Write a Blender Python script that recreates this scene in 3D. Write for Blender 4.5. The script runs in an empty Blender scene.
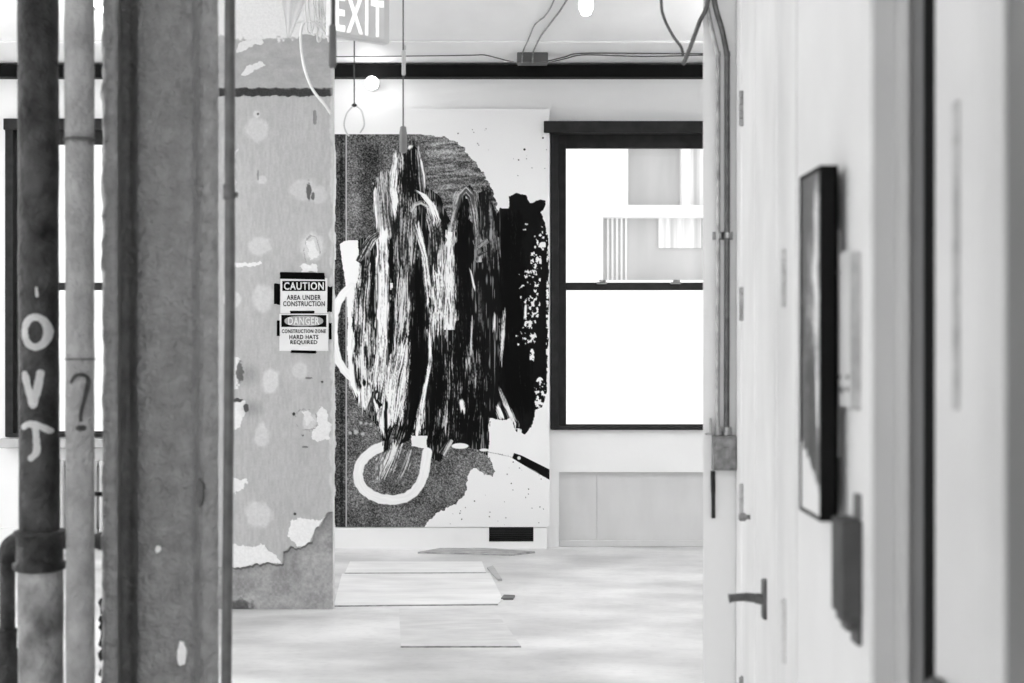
import bpy, bmesh, math, random
import numpy as np
from mathutils import Vector, Matrix, noise as mnoise

sc = bpy.context.scene
COL = sc.collection
random.seed(4)

# ------------------------------------------------------------------ camera, sky, light, exposure
F = 1422.0                      # focal length in pixels of the 1024-wide frame (50 mm on 36 mm)
EYE = 1.5
cam_d = bpy.data.cameras.new('camera')
cam_d.lens = 50.0; cam_d.sensor_width = 36.0
cam_d.clip_end = 200
cam_d.dof.use_dof = True
cam_d.dof.focus_distance = 9.2
cam_d.dof.aperture_fstop = 4.0
cam = bpy.data.objects.new('camera', cam_d)
cam.location = (0, 0, EYE); cam.rotation_euler = (math.pi / 2, 0, 0)
COL.objects.link(cam); sc.camera = cam

w = bpy.data.worlds.new('overcast_sky'); sc.world = w
w.use_nodes = True
w.node_tree.nodes['Background'].inputs[0].default_value = (1, 1, 1, 1)
w.node_tree.nodes['Background'].inputs[1].default_value = 1.9

def area(name, loc, aim, sx, sy, power):
    l = bpy.data.lights.new(name, 'AREA'); l.shape = 'RECTANGLE'; l.size = sx; l.size_y = sy; l.energy = power
    o = bpy.data.objects.new(name, l); o.location = loc
    o.rotation_euler = (Vector(aim) - Vector(loc)).to_track_quat('-Z', 'Y').to_euler()
    COL.objects.link(o); return o
# fill light added at an unseen, assumed row of left wall windows
for y, pw in ((2.2, 30), (5.2, 48), (8.4, 70)):
    area('window_daylight', (-6.05, y, 1.95), (0, y, 1.6), 1.5, 2.3, pw)
# front fill added behind the camera, at a window made up to carry it
area('window_daylight', (-2.0, -4.1, 1.95), (-2.0, 5, 1.6), 2.6, 2.2, 115)
# sampling portals in the two windows of the far wall
for x, sx in ((-3.05, 1.35), (1.15, 1.5)):
    o = area('sky_portal', (x, 10.6, 1.98), (x, 0, 1.98), sx, 2.2, 1); o.data.cycles.is_portal = True
# room fill added as unseen fluorescent fittings (bodies built below)
ADDED_FIT = [(-2.6, 1.5, 12), (-1.9, 6.0, 10), (-2.15, 8.8, 15), (1.95, 8.3, 24), (0.3, -1.5, 16)]
for (x, y, pw) in ADDED_FIT:
    area('tube_light', (x, y, 3.02), (x, y, 0), 0.25, 1.3, pw)
    area('tube_uplight', (x, y, 3.13), (x, y, 4), 0.25, 1.3, pw * 1.15)
def bulb_light(p, power, r=0.04):
    l = bpy.data.lights.new('bulb_light', 'POINT'); l.energy = power; l.shadow_soft_size = r
    o = bpy.data.objects.new('bulb_light', l); o.location = p; COL.objects.link(o)

sc.view_settings.view_transform = 'Standard'
sc.view_settings.look = 'None'
sc.view_settings.gamma = 1.0
sc.view_settings.use_curve_mapping = False
sc.view_settings.exposure = 0.0
sc.cycles.use_denoising = True
sc.cycles.max_bounces = 10
sc.cycles.diffuse_bounces = 6

# ------------------------------------------------------------------ helpers
def PX(px, d): return (px - 512) / F * d
def PZ(py, d): return EYE + (341.5 - py) / F * d
def P(px, py, d): return Vector((PX(px, d), d, PZ(py, d)))
def lin(v):
    v = np.asarray(v, dtype=float)
    return np.where(v <= 0.04045, v / 12.92, ((np.clip(v, 0, 1) + 0.055) / 1.055) ** 2.4)
def L(v):
    a = float(lin(v)); return (a, a, a, 1)

MATS = {}
def mat(name, lo, hi=None, rough=0.6, scale=6.0, stretch=(1, 1, 1), bump=0.0, bscale=40.0, metal=0.0, detail=5, spec=0.5, emit=None):
    """procedural grey paint, concrete or metal: tone wanders between lo and hi (display greys)"""
    if name in MATS: return MATS[name]
    m = bpy.data.materials.new(name); m.use_nodes = True
    nt = m.node_tree; b = nt.nodes['Principled BSDF']
    b.inputs['Roughness'].default_value = rough
    b.inputs['Metallic'].default_value = metal
    b.inputs['Specular IOR Level'].default_value = spec
    tc = nt.nodes.new('ShaderNodeTexCoord'); mp = nt.nodes.new('ShaderNodeMapping')
    mp.inputs['Scale'].default_value = stretch
    nt.links.new(tc.outputs['Object'], mp.inputs[0])
    n = nt.nodes.new('ShaderNodeTexNoise'); n.inputs['Scale'].default_value = scale; n.inputs['Detail'].default_value = detail
    nt.links.new(mp.outputs[0], n.inputs['Vector'])
    r = nt.nodes.new('ShaderNodeValToRGB')
    r.color_ramp.elements[0].position = 0.32; r.color_ramp.elements[1].position = 0.68
    r.color_ramp.elements[0].color = L(lo); r.color_ramp.elements[1].color = L(hi if hi is not None else lo)
    nt.links.new(n.outputs['Fac'], r.inputs[0]); nt.links.new(r.outputs[0], b.inputs['Base Color'])
    if bump:
        n2 = nt.nodes.new('ShaderNodeTexNoise'); n2.inputs['Scale'].default_value = bscale; n2.inputs['Detail'].default_value = 6
        nt.links.new(mp.outputs[0], n2.inputs['Vector'])
        bp = nt.nodes.new('ShaderNodeBump'); bp.inputs['Strength'].default_value = bump; bp.inputs['Distance'].default_value = 0.02
        nt.links.new(n2.outputs['Fac'], bp.inputs['Height']); nt.links.new(bp.outputs[0], b.inputs['Normal'])
    if emit:
        b.inputs['Emission Color'].default_value = (1, 1, 1, 1); b.inputs['Emission Strength'].default_value = emit
    MATS[name] = m; return m
def mat_attr(name, rough=0.5, grain=0.0, gscale=200, bump=0.0, spec=0.5):
    m = bpy.data.materials.new(name); m.use_nodes = True
    nt = m.node_tree; b = nt.nodes['Principled BSDF']; b.inputs['Roughness'].default_value = rough
    b.inputs['Specular IOR Level'].default_value = spec
    a = nt.nodes.new('ShaderNodeAttribute'); a.attribute_name = 'paint'
    src = a.outputs['Color']
    if grain or bump:
        tc = nt.nodes.new('ShaderNodeTexCoord')
        n = nt.nodes.new('ShaderNodeTexNoise'); n.inputs['Scale'].default_value = gscale; n.inputs['Detail'].default_value = 4
        nt.links.new(tc.outputs['Object'], n.inputs['Vector'])
        mr = nt.nodes.new('ShaderNodeMapRange'); mr.inputs['From Min'].default_value = 0.3; mr.inputs['From Max'].default_value = 0.7
        mr.inputs['To Min'].default_value = 1 - grain; mr.inputs['To Max'].default_value = 1 + grain
        nt.links.new(n.outputs['Fac'], mr.inputs[0])
        vm = nt.nodes.new('ShaderNodeVectorMath'); vm.operation = 'SCALE'
        nt.links.new(src, vm.inputs[0]); nt.links.new(mr.outputs[0], vm.inputs['Scale']); src = vm.outputs[0]
        if bump:
            bp = nt.nodes.new('ShaderNodeBump'); bp.inputs['Strength'].default_value = bump; bp.inputs['Distance'].default_value = 0.004
            nt.links.new(n.outputs['Fac'], bp.inputs['Height']); nt.links.new(bp.outputs[0], b.inputs['Normal'])
    nt.links.new(src, b.inputs['Base Color'])
    MATS[name] = m; return m

def tag(o, label=None, cat=None, group=None, kind=None):
    if label: o['label'] = label
    if cat: o['category'] = cat
    if group: o['group'] = group
    if kind: o['kind'] = kind
    return o
def empty(name, loc, label=None, cat=None, group=None, kind=None):
    o = bpy.data.objects.new(name, None); o.location = loc; o.empty_display_size = 0.05
    COL.objects.link(o); return tag(o, label, cat, group, kind)
def link(name, me, m=None, parent=None, smooth=False):
    o = bpy.data.objects.new(name, me); COL.objects.link(o)
    if m: me.materials.append(m)
    if smooth:
        me.polygons.foreach_set('use_smooth', [True] * len(me.polygons))
    if parent:
        o.parent = parent
        o.matrix_parent_inverse = Matrix.Translation(parent.location).inverted() if parent.parent is None else (Matrix.Translation(parent.parent.location) @ parent.matrix_parent_inverse @ Matrix.Translation(parent.location)).inverted()
    return o
def obj(name, bm, m=None, parent=None, smooth=False):
    me = bpy.data.meshes.new(name); bmesh.ops.recalc_face_normals(bm, faces=bm.faces)
    bm.to_mesh(me); bm.free()
    return link(name, me, m, parent, smooth)
def BM(): return bmesh.new()
def box(bm, x0, x1, y0, y1, z0, z1, bev=0.0, seg=1):
    r = bmesh.ops.create_cube(bm, size=1)
    vs = r['verts']
    for v in vs:
        v.co = Vector(((x0 + x1) / 2 + v.co.x * abs(x1 - x0), (y0 + y1) / 2 + v.co.y * abs(y1 - y0), (z0 + z1) / 2 + v.co.z * abs(z1 - z0)))
    if bev:
        es = list({e for v in vs for e in v.link_edges})
        bmesh.ops.bevel(bm, geom=es, offset=bev, segments=seg, affect='EDGES', profile=0.5)
    return bm
def prism(bm, pts, z0, z1):
    """plan polygon extruded upwards"""
    lo = [bm.verts.new((x, y, z0)) for x, y in pts]; hi = [bm.verts.new((x, y, z1)) for x, y in pts]
    n = len(pts)
    for i in range(n):
        bm.faces.new((lo[i], lo[(i + 1) % n], hi[(i + 1) % n], hi[i]))
    bm.faces.new(lo[::-1]); bm.faces.new(hi)
    return bm
def tube(bm, pts, r, seg=14, wob=0.0, wf=8.0, cap=True, sd=0.0):
    """round bar along a polyline; r is one radius or one per point"""
    pts = [Vector(p) for p in pts]; n = len(pts)
    rr = r if isinstance(r, (list, tuple)) else [r] * n
    t0 = (pts[1] - pts[0]).normalized()
    up = Vector((0, 1, 0)) if abs(t0.y) < 0.9 else Vector((1, 0, 0))
    nx = t0.cross(up).normalized(); rings = []
    for i, p in enumerate(pts):
        t = (pts[min(i + 1, n - 1)] - pts[max(i - 1, 0)]).normalized()
        nx = (nx - t * nx.dot(t)).normalized(); ny = t.cross(nx)
        ring = []
        for k in range(seg):
            a = 2 * math.pi * k / seg
            q = p + (nx * math.cos(a) + ny * math.sin(a)) * rr[i]
            if wob:
                q = q + (q - p).normalized() * wob * mnoise.noise(q * wf + Vector((sd, 0, 0)))
            ring.append(bm.verts.new(q))
        rings.append(ring)
    for a, b in zip(rings, rings[1:]):
        for k in range(seg):
            bm.faces.new((a[k], a[(k + 1) % seg], b[(k + 1) % seg], b[k]))
    if cap:
        bm.faces.new(rings[0][::-1]); bm.faces.new(rings[-1])
    return bm
def smooth_path(pts, n=8):
    pts = [Vector(p) for p in pts]; out = []
    for i in range(len(pts) - 1):
        p0 = pts[max(i - 1, 0)]; p1 = pts[i]; p2 = pts[i + 1]; p3 = pts[min(i + 2, len(pts) - 1)]
        for k in range(n):
            t = k / n
            out.append(0.5 * ((2 * p1) + (p2 - p0) * t + (2 * p0 - 5 * p1 + 4 * p2 - p3) * t * t + (3 * p1 - p0 - 3 * p2 + p3) * t ** 3))
    out.append(pts[-1]); return out
def straight(a, b, n):
    a, b = Vector(a), Vector(b); return [a.lerp(b, i / n) for i in range(n + 1)]
def lathe(bm, c, prof, seg=28, axis='Z'):
    """profile [(r, h)] spun about an axis through c"""
    c = Vector(c); rings = []
    for r, h in prof:
        ring = []
        for k in range(seg):
            a = 2 * math.pi * k / seg
            v = Vector((r * math.cos(a), r * math.sin(a), h))
            if axis == 'X': v = Vector((v.z, v.x, v.y))
            if axis == 'Y': v = Vector((v.x, v.z, v.y))
            ring.append(bm.verts.new(c + v))
        rings.append(ring)
    for a, b in zip(rings, rings[1:]):
        for k in range(seg):
            bm.faces.new((a[k], a[(k + 1) % seg], b[(k + 1) % seg], b[k]))
    bm.faces.new(rings[0][::-1]); bm.faces.new(rings[-1])
    return bm
def text_mesh(s, size, bold=0.0, ext=0.0006, space=1.0, align='CENTER'):
    cu = bpy.data.curves.new('txt', 'FONT'); cu.body = s; cu.size = size; cu.align_x = align; cu.align_y = 'CENTER'
    cu.offset = bold; cu.extrude = ext; cu.space_character = space; cu.resolution_u = 3
    o = bpy.data.objects.new('txt', cu); COL.objects.link(o)
    dg = bpy.context.evaluated_depsgraph_get(); dg.update()
    me = bpy.data.meshes.new_from_object(o.evaluated_get(dg))
    bpy.data.objects.remove(o); bpy.data.curves.remove(cu)
    return me
def fit_text(me, x0, x1, z0, z1, y, flip=None):
    """fit flat lettering into an upright rectangle facing the camera (-Y)"""
    n = len(me.vertices); co = np.empty(n * 3); me.vertices.foreach_get('co', co); co = co.reshape(-1, 3)
    mn, mx = co.min(0), co.max(0)
    out = np.empty_like(co)
    out[:, 0] = x0 + (co[:, 0] - mn[0]) / (mx[0] - mn[0]) * (x1 - x0)
    out[:, 2] = z0 + (co[:, 1] - mn[1]) / (mx[1] - mn[1]) * (z1 - z0)
    out[:, 1] = y - (co[:, 2] - mn[2])
    me.vertices.foreach_set('co', out.ravel()); me.update(); return me

# ------------------------------------------------------------------ numpy picture tools (patterns of paint)
RNG = np.random.RandomState(7)
def vnoise(x, y, seed=0, n=256):
    t = np.random.RandomState(seed).rand(n, n)
    xi = np.floor(x).astype(int); yi = np.floor(y).astype(int); fx = x - xi; fy = y - yi
    fx = fx * fx * (3 - 2 * fx); fy = fy * fy * (3 - 2 * fy)
    a = t[yi % n, xi % n]; b = t[yi % n, (xi + 1) % n]; c = t[(yi + 1) % n, xi % n]; d = t[(yi + 1) % n, (xi + 1) % n]
    return (a * (1 - fx) + b * fx) * (1 - fy) + (c * (1 - fx) + d * fx) * fy
def fbm(x, y, seed=0, o=4):
    s = 0; a = 0.5; k = 0
    for i in range(o):
        s = s + a * vnoise(x * 2 ** i, y * 2 ** i, seed + i); k += a; a *= 0.5
    return s / k
def sstep(a, b, x):
    t = np.clip((x - a) / (b - a), 0, 1); return t * t * (3 - 2 * t)
def inpoly(X, Y, pts):
    ins = np.zeros(X.shape, bool); n = len(pts)
    for i in range(n):
        x0, y0 = pts[i]; x1, y1 = pts[(i + 1) % n]
        if y0 == y1: continue
        c = ((Y < y0) != (Y < y1)) & (X < (x1 - x0) * (Y - y0) / (y1 - y0) + x0)
        ins ^= c
    return ins
def pathfield(X, Y, pts, ends=False):
    best = np.full(X.shape, 1e9); sd = np.zeros(X.shape); ar = np.zeros(X.shape); wd = np.zeros(X.shape); acc = 0; out = np.zeros(X.shape, bool)
    for (x0, y0, w0), (x1, y1, w1) in zip(pts, pts[1:]):
        dx, dy = x1 - x0, y1 - y0; l2 = dx * dx + dy * dy; ln = math.sqrt(l2)
        t = np.clip(((X - x0) * dx + (Y - y0) * dy) / l2, 0, 1)
        ex = X - (x0 + t * dx); ey = Y - (y0 + t * dy); d = np.hypot(ex, ey)
        s = np.where(ex * dy - ey * dx > 0, d, -d)
        m = d < best
        un = ((X - x0) * dx + (Y - y0) * dy) / l2; out = np.where(m, ((un < 0) & (x0 == pts[0][0]) & (y0 == pts[0][1])) | ((un > 1) & (x1 == pts[-1][0]) & (y1 == pts[-1][1])), out)
        best = np.where(m, d, best); sd = np.where(m, s, sd); ar = np.where(m, acc + t * ln, ar); wd = np.where(m, w0 + t * (w1 - w0), wd)
        acc += ln
    if ends: return best, sd, ar, wd, out
    return best, sd, ar, wd
def blend(img, mask, v): return img * (1 - mask) + v * mask
def brush(img, X, Y, pts, lo, hi, dens, seed, fr=0.9, along=26.0, soft=0.7, rag=0.45, hard=0.19, arch=False):
    """a dragged brush stroke: streaks run along it, dens = share of light bristle marks"""
    if all(b_[1] > a_[1] for a_, b_ in zip(pts, pts[1:])) and not arch:
        ys = [p[1] for p in pts]
        cx = np.interp(Y, ys, [p[0] for p in pts]); wd = np.interp(Y, ys, [p[2] for p in pts])
        sd = X - cx; rg = min(12, (ys[-1] - ys[0]) * .25)
        per = vnoise(sd * 1.1 + 70, Y * 0 + 2, seed + 21) - .5; per2 = vnoise(sd * 1.1 + 90, Y * 0 + 7, seed + 22) - .5
        e_ = wd * (1 + rag * (fbm(Y / 9 + 30 + (sd > 0) * 50, sd * 0 + 1, seed + 8) - .5) * 2)
        m = (1 - sstep(e_ - soft, e_ + soft, np.abs(sd)))
        m = m * sstep(-1.5, 1.5, Y - (ys[0] + per * rg + (sd / np.maximum(wd, 1)) ** 2 * rg * .5)) * sstep(-1.5, 1.5, ys[-1] + per2 * rg * 1.8 - Y)
        # the paint film breaks up towards the edges
        m = m * (1 - sstep(.35, .6, vnoise(sd * 1.6 + 11, Y / 9, seed + 30)) * sstep(.45, 1.0, np.abs(sd) / np.maximum(wd, .1)) * (mw_(pts) > 2.5))
        ar = Y
    else:
        d, sd, ar, wd, out = pathfield(X, Y, pts, True)
        d = np.where(out, 99, d)
        e_ = wd * (1 - rag + rag * 2 * vnoise(ar / 6 + 50, (sd > 0) * 9.0, seed + 9))
        m = 1 - sstep(e_ - soft, e_ + soft, d)
        m = m * (1 - sstep(.4, .62, vnoise(sd * 1.4 + 11, ar / 9, seed + 30)) * sstep(.3, 1.0, d / np.maximum(wd, .1)))
    warp = (vnoise(sd / 5 + 20, ar / 30, seed + 40) - .5) * 3
    s_ = sd + warp
    st = 0.5 * vnoise(s_ * fr + 100, ar / along + 5, seed) + 0.5 * vnoise(s_ * fr * 2.2 + 100, ar / (along * 0.45) + 5, seed + 1)
    st = st * 0.8 + 0.2 * vnoise(X * 1.1, Y * 0.55, seed + 3)
    big = fbm(sd / 7 + 40, ar / 28 + 9, seed + 5, 3) - 0.5
    q = sstep(0.5 - hard, 0.5 + hard, st + (dens - 0.5) * 0.7 + big * 0.55)
    img[...] = blend(img, m, lo + (hi - lo) * q)
    return img
def mw_(pts): return max(p[2] for p in pts)

def picture_grid(name, X, Y, val, tomap, m, parent=None, push=None, smooth=False):
    """a finely divided painted face; each vertex carries its own paint tone"""
    H, W = val.shape
    co = tomap(X, Y, push if push is not None else np.zeros_like(val)).reshape(-1, 3)
    me = bpy.data.meshes.new(name)
    idx = np.arange(H * W).reshape(H, W)
    q = np.stack([idx[:-1, :-1], idx[1:, :-1], idx[1:, 1:], idx[:-1, 1:]], -1).reshape(-1, 4)
    me.vertices.add(H * W); me.vertices.foreach_set('co', co.astype(np.float32).ravel())
    me.loops.add(q.size); me.loops.foreach_set('vertex_index', q.astype(np.int32).ravel())
    me.polygons.add(len(q)); me.polygons.foreach_set('loop_start', np.arange(0, q.size, 4, dtype=np.int32))
    me.update(calc_edges=True)
    a = me.color_attributes.new('paint', 'FLOAT_COLOR', 'POINT')
    lv = lin(val).ravel(); rgba = np.stack([lv, lv, lv, np.ones_like(lv)], -1)
    a.data.foreach_set('color', rgba.astype(np.float32).ravel())
    return link(name, me, m, parent, smooth)

# ------------------------------------------------------------------ materials
m_white = mat('white_wall_paint', 0.90, 0.93, 0.55, 1.2, bump=0.05, bscale=25)
m_ceil = mat('ceiling_paint', 0.90, 0.96, 0.6, 0.8, stretch=(2, 0.6, 1), bump=0.08, bscale=14)
m_trimw = mat('white_satin_paint', 0.84, 0.885, 0.6, 3.0, bump=0.03, bscale=30, spec=.25)
m_doorg = mat('pale_grey_door_paint', 0.76, 0.80, 0.4, 3.0)  # white door and trim toned down, shade put into the colour
m_midg = mat('mid_grey_paint', 0.36, 0.40, 0.5, 3.0)  # wall_right's shade put into its colour; plain grey on the box stub
m_under = mat('grey_wall_panel_paint', 0.77, 0.82, 0.5, 4.0, stretch=(1, 1, 0.3))
m_black = mat('black_gloss_paint', 0.02, 0.05, 0.6, 8.0, spec=.12)
m_frame = mat('dark_window_paint', 0.14, 0.19, 0.6, 14.0, bump=0.1, spec=.15)
m_iron = mat('dark_cast_iron', 0.05, 0.30, 0.55, 11.0, bump=0.8, bscale=50, spec=.3, detail=8)
m_iron2 = mat('worn_grey_iron', 0.32, 0.66, 0.5, 11.0, bump=0.7, bscale=45, detail=9)
m_pipe = mat('grey_painted_pipe', 0.52, 0.64, 0.35, 14.0, bump=0.8, bscale=60)
m_col = mat('thick_grey_column_paint', 0.50, 0.60, 0.36, 22.0, bump=1.0, bscale=55)
m_thin = mat('dark_grey_conduit', 0.27, 0.38, 0.4, 20.0, bump=0.2)
m_steel = mat('galvanised_steel', 0.50, 0.68, 0.35, 25.0, metal=0.6)
m_dsteel = mat('dull_dark_steel', 0.30, 0.42, 0.4, 25.0, metal=0.5)
m_cable = mat('dark_grey_cable', 0.28, 0.36, 0.5, 20.0)
m_wcable = mat('white_cable', 0.86, 0.93, 0.4, 10.0)
m_paper = mat('white_paper', 0.88, 0.92, 0.6, 6.0)
m_ink = mat('black_ink', 0.04, 0.06, 0.7, 6.0, spec=.05)
m_tape = mat('black_tape', 0.02, 0.04, 0.7, 40.0, spec=.05)
m_oval = mat('grey_oval_ink', 0.62, 0.68, 0.5, 40.0)
m_spray = mat('white_spray_paint', 0.93, 0.98, 0.6, 60.0)
m_dspray = mat('dark_mark_paint', 0.27, 0.36, 0.6, 60.0)
m_vent = mat('vent_black', 0.02, 0.04, 0.6, 10.0)
m_lit = mat('lit_letter', 0.95, 0.95, 0.5, 4.0, emit=0.6)
m_signface = mat('exit_sign_plastic', 0.80, 0.84, 0.4, 4.0)
m_bulb = mat('glowing_glass', 0.95, 0.95, 0.3, 4.0, emit=6.0)
m_tube = mat('glowing_tube', 0.95, 0.95, 0.3, 4.0, emit=6.0)
m_rad = mat('radiator_enamel', 0.72, 0.80, 0.4, 8.0)
m_fac = mat('pale_facade_render', 0.86, 0.93, 0.8, 0.8)
m_fglass = mat('facade_window_glass', 0.66, 0.72, 0.3, 1.2, stretch=(3, 1, 0.5))
m_curt = mat('facade_curtain', 0.70, 0.92, 0.7, 2.5, stretch=(6, 1, 0.1))
def glass_mat():
    m = bpy.data.materials.new('window_glass'); m.use_nodes = True; nt = m.node_tree; nt.nodes.clear()
    o = nt.nodes.new('ShaderNodeOutputMaterial'); t = nt.nodes.new('ShaderNodeBsdfTransparent'); g = nt.nodes.new('ShaderNodeBsdfGlossy')
    t.inputs[0].default_value = (0.97, 0.97, 0.97, 1); g.inputs['Roughness'].default_value = 0.02
    fr = nt.nodes.new('ShaderNodeFresnel'); fr.inputs[0].default_value = 1.45
    mx = nt.nodes.new('ShaderNodeMixShader'); nt.links.new(fr.outputs[0], mx.inputs[0]); nt.links.new(t.outputs[0], mx.inputs[1]); nt.links.new(g.outputs[0], mx.inputs[2])
    nt.links.new(mx.outputs[0], o.inputs[0]); return m
m_glass = glass_mat()

# floor: pale worn screed with long streaks and grey scuffed areas
def floor_mat():
    m = bpy.data.materials.new('worn_pale_floor'); m.use_nodes = True; nt = m.node_tree; b = nt.nodes['Principled BSDF']
    tc = nt.nodes.new('ShaderNodeTexCoord')
    def nz(scale, st, det=6, rot=0):
        mp = nt.nodes.new('ShaderNodeMapping'); mp.inputs['Scale'].default_value = st; mp.inputs['Rotation'].default_value = (0, 0, rot)
        n = nt.nodes.new('ShaderNodeTexNoise'); n.inputs['Scale'].default_value = scale; n.inputs['Detail'].default_value = det
        nt.links.new(tc.outputs['Object'], mp.inputs[0]); nt.links.new(mp.outputs[0], n.inputs['Vector']); return n.outputs['Fac']
    def ramp(src, a, b_, ca, cb):
        r = nt.nodes.new('ShaderNodeValToRGB'); r.color_ramp.elements[0].position = a; r.color_ramp.elements[1].position = b_
        r.color_ramp.elements[0].color = L(ca); r.color_ramp.elements[1].color = L(cb); nt.links.new(src, r.inputs[0]); return r.outputs[0]
    a = ramp(nz(0.9, (1, 1.0, 1), 4), 0.38, 0.6, 0.82, 0.93)
    s = ramp(nz(1.7, (0.8, 1.5, 1), 7, 0.3), 0.36, 0.60, 0.82, 1.0)
    f = ramp(nz(24, (0.8, 1.2, 1), 8), 0.3, 0.5, 0.965, 1.0)
    mx = nt.nodes.new('ShaderNodeMix'); mx.data_type = 'RGBA'; mx.blend_type = 'MULTIPLY'; mx.inputs[0].default_value = 0.75
    nt.links.new(a, mx.inputs[6]); nt.links.new(s, mx.inputs[7])
    mx2 = nt.nodes.new('ShaderNodeMix'); mx2.data_type = 'RGBA'; mx2.blend_type = 'MULTIPLY'; mx2.inputs[0].default_value = 1
    nt.links.new(mx.outputs[2], mx2.inputs[6]); nt.links.new(f, mx2.inputs[7]); nt.links.new(mx2.outputs[2], b.inputs['Base Color'])
    b.inputs['Roughness'].default_value = 0.42
    bp = nt.nodes.new('ShaderNodeBump'); bp.inputs['Strength'].default_value = 0.15; bp.inputs['Distance'].default_value = 0.01
    nt.links.new(nz(12, (1, 1, 1)), bp.inputs['Height']); nt.links.new(bp.outputs[0], b.inputs['Normal'])
    return m
m_floor = floor_mat()

# ------------------------------------------------------------------ room shell
D = 10.38          # far wall
H = 3.52
def struct(name, bm, m, parent=None, smooth=False):
    o = obj(name, bm, m, parent, smooth); o['kind'] = 'structure'; return o
b = BM(); box(b, -6.1, 4.0, -4.0, D + 0.4, -0.2, 0.0); struct('floor', b, m_floor)
b = BM(); box(b, -6.1, 4.0, -4.0, D + 0.4, H, H + 0.2)
# shallow plastered downstand across the ceiling
box(b, -6.0, 4.0, 9.55, 9.62, H - 0.012, H, 0.004)
struct('ceiling', b, m_ceil)
# far wall with its two window openings (outer edges in frame pixels at depth D)
RW = (PX(551, D), PX(762, D), PZ(429, D), PZ(125, D))
LW = (PX(7, D), PX(196, D), PZ(436, D), PZ(121, D))
T = 0.32
b = BM()
box(b, -6.1, LW[0], D, D + T, 0, H)
box(b, LW[0], LW[1], D, D + T, 0, LW[2]); box(b, LW[0], LW[1], D, D + T, LW[3], H)
box(b, LW[1], RW[0], D, D + T, 0, H)
box(b, RW[0], RW[1], D, D + T, RW[3], H)
box(b, RW[0], RW[1], D + 0.05, D + T, 0, RW[2])
box(b, RW[1], 4.0, D, D + T, 0, H)
# white surround of the recessed panel below the right window
box(b, RW[0], PX(559, D), D, D + 0.05, 0, RW[2])
box(b, PX(559, D), RW[1], D, D + 0.05, PZ(472, D), RW[2])
struct('wall_back', b, m_white)
b = BM(); box(b, PX(559, D), PX(597, D) - .002, D + 0.03, D + 0.05, 0, PZ(472, D)); box(b, PX(597, D), RW[1], D + 0.032, D + 0.05, 0, PZ(472, D))
box(b, PX(559, D), RW[1], D + 0.01, D + 0.05, 0, 0.045, 0.004)
struct('trim_1', b, m_under)
b = BM()
yy_ = [-4.0] + [v for y in (2.2, 5.2, 8.4) for v in (y - .8, y + .8)] + [D + .4]
for q in range(0, len(yy_), 2): box(b, -6.1, -5.9, yy_[q], yy_[q + 1], 0, H)
for y in (2.2, 5.2, 8.4): box(b, -6.1, -5.9, y - .8, y + .8, 0, .75); box(b, -6.1, -5.9, y - .8, y + .8, 3.15, H)
struct('wall_left', b, m_white)
b = BM(); box(b, -6.1, -3.35, -4.2, -4.0, 0, H); box(b, -.65, 4.0, -4.2, -4.0, 0, H); box(b, -3.35, -.65, -4.2, -4.0, 0, .8); box(b, -3.35, -.65, -4.2, -4.0, 3.1, H); struct('wall_front', b, m_white)
b = BM()
for q in (-3.35, -2.03, -.71): box(b, q, q + .06, -4.08, -4.02, .8, 3.1, .004)
for q in (.8, 1.92, 3.04): box(b, -3.35, -.65, -4.08, -4.02, q, q + .06, .004)
struct('window_6', b, m_frame)  # unseen rear window, added to hold the front fill
b = BM(); box(b, 4.0, 4.2, -4.0, D + 0.4, 0, H); struct('wall_right_far', b, m_white)
b = BM(); box(b, -6.0, PX(100, D), D - 0.03, D, 0, 0.14, 0.004); struct('baseboard_back', b, m_white)

# unseen left wall windows: tall sash frames added around the fill lights
for i, y in enumerate((2.2, 5.2, 8.4)):
    b = BM()
    for (a0, a1, z0, z1) in ((y - .85, y - .77, .7, 3.2), (y + .77, y + .85, .7, 3.2), (y - .85, y + .85, .7, .8), (y - .85, y + .85, 3.1, 3.2)):
        box(b, -5.9, -5.8, a0, a1, z0, z1, 0.004)
    f = struct('window_%d' % (i + 3), b, m_frame)

# dark rail under the ceiling
b = BM(); box(b, -6.0, 4.0, D - 0.10, D, PZ(76.8, D - .1), PZ(64.5, D - .1), 0.004); struct('trim_2', b, m_black)

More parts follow.
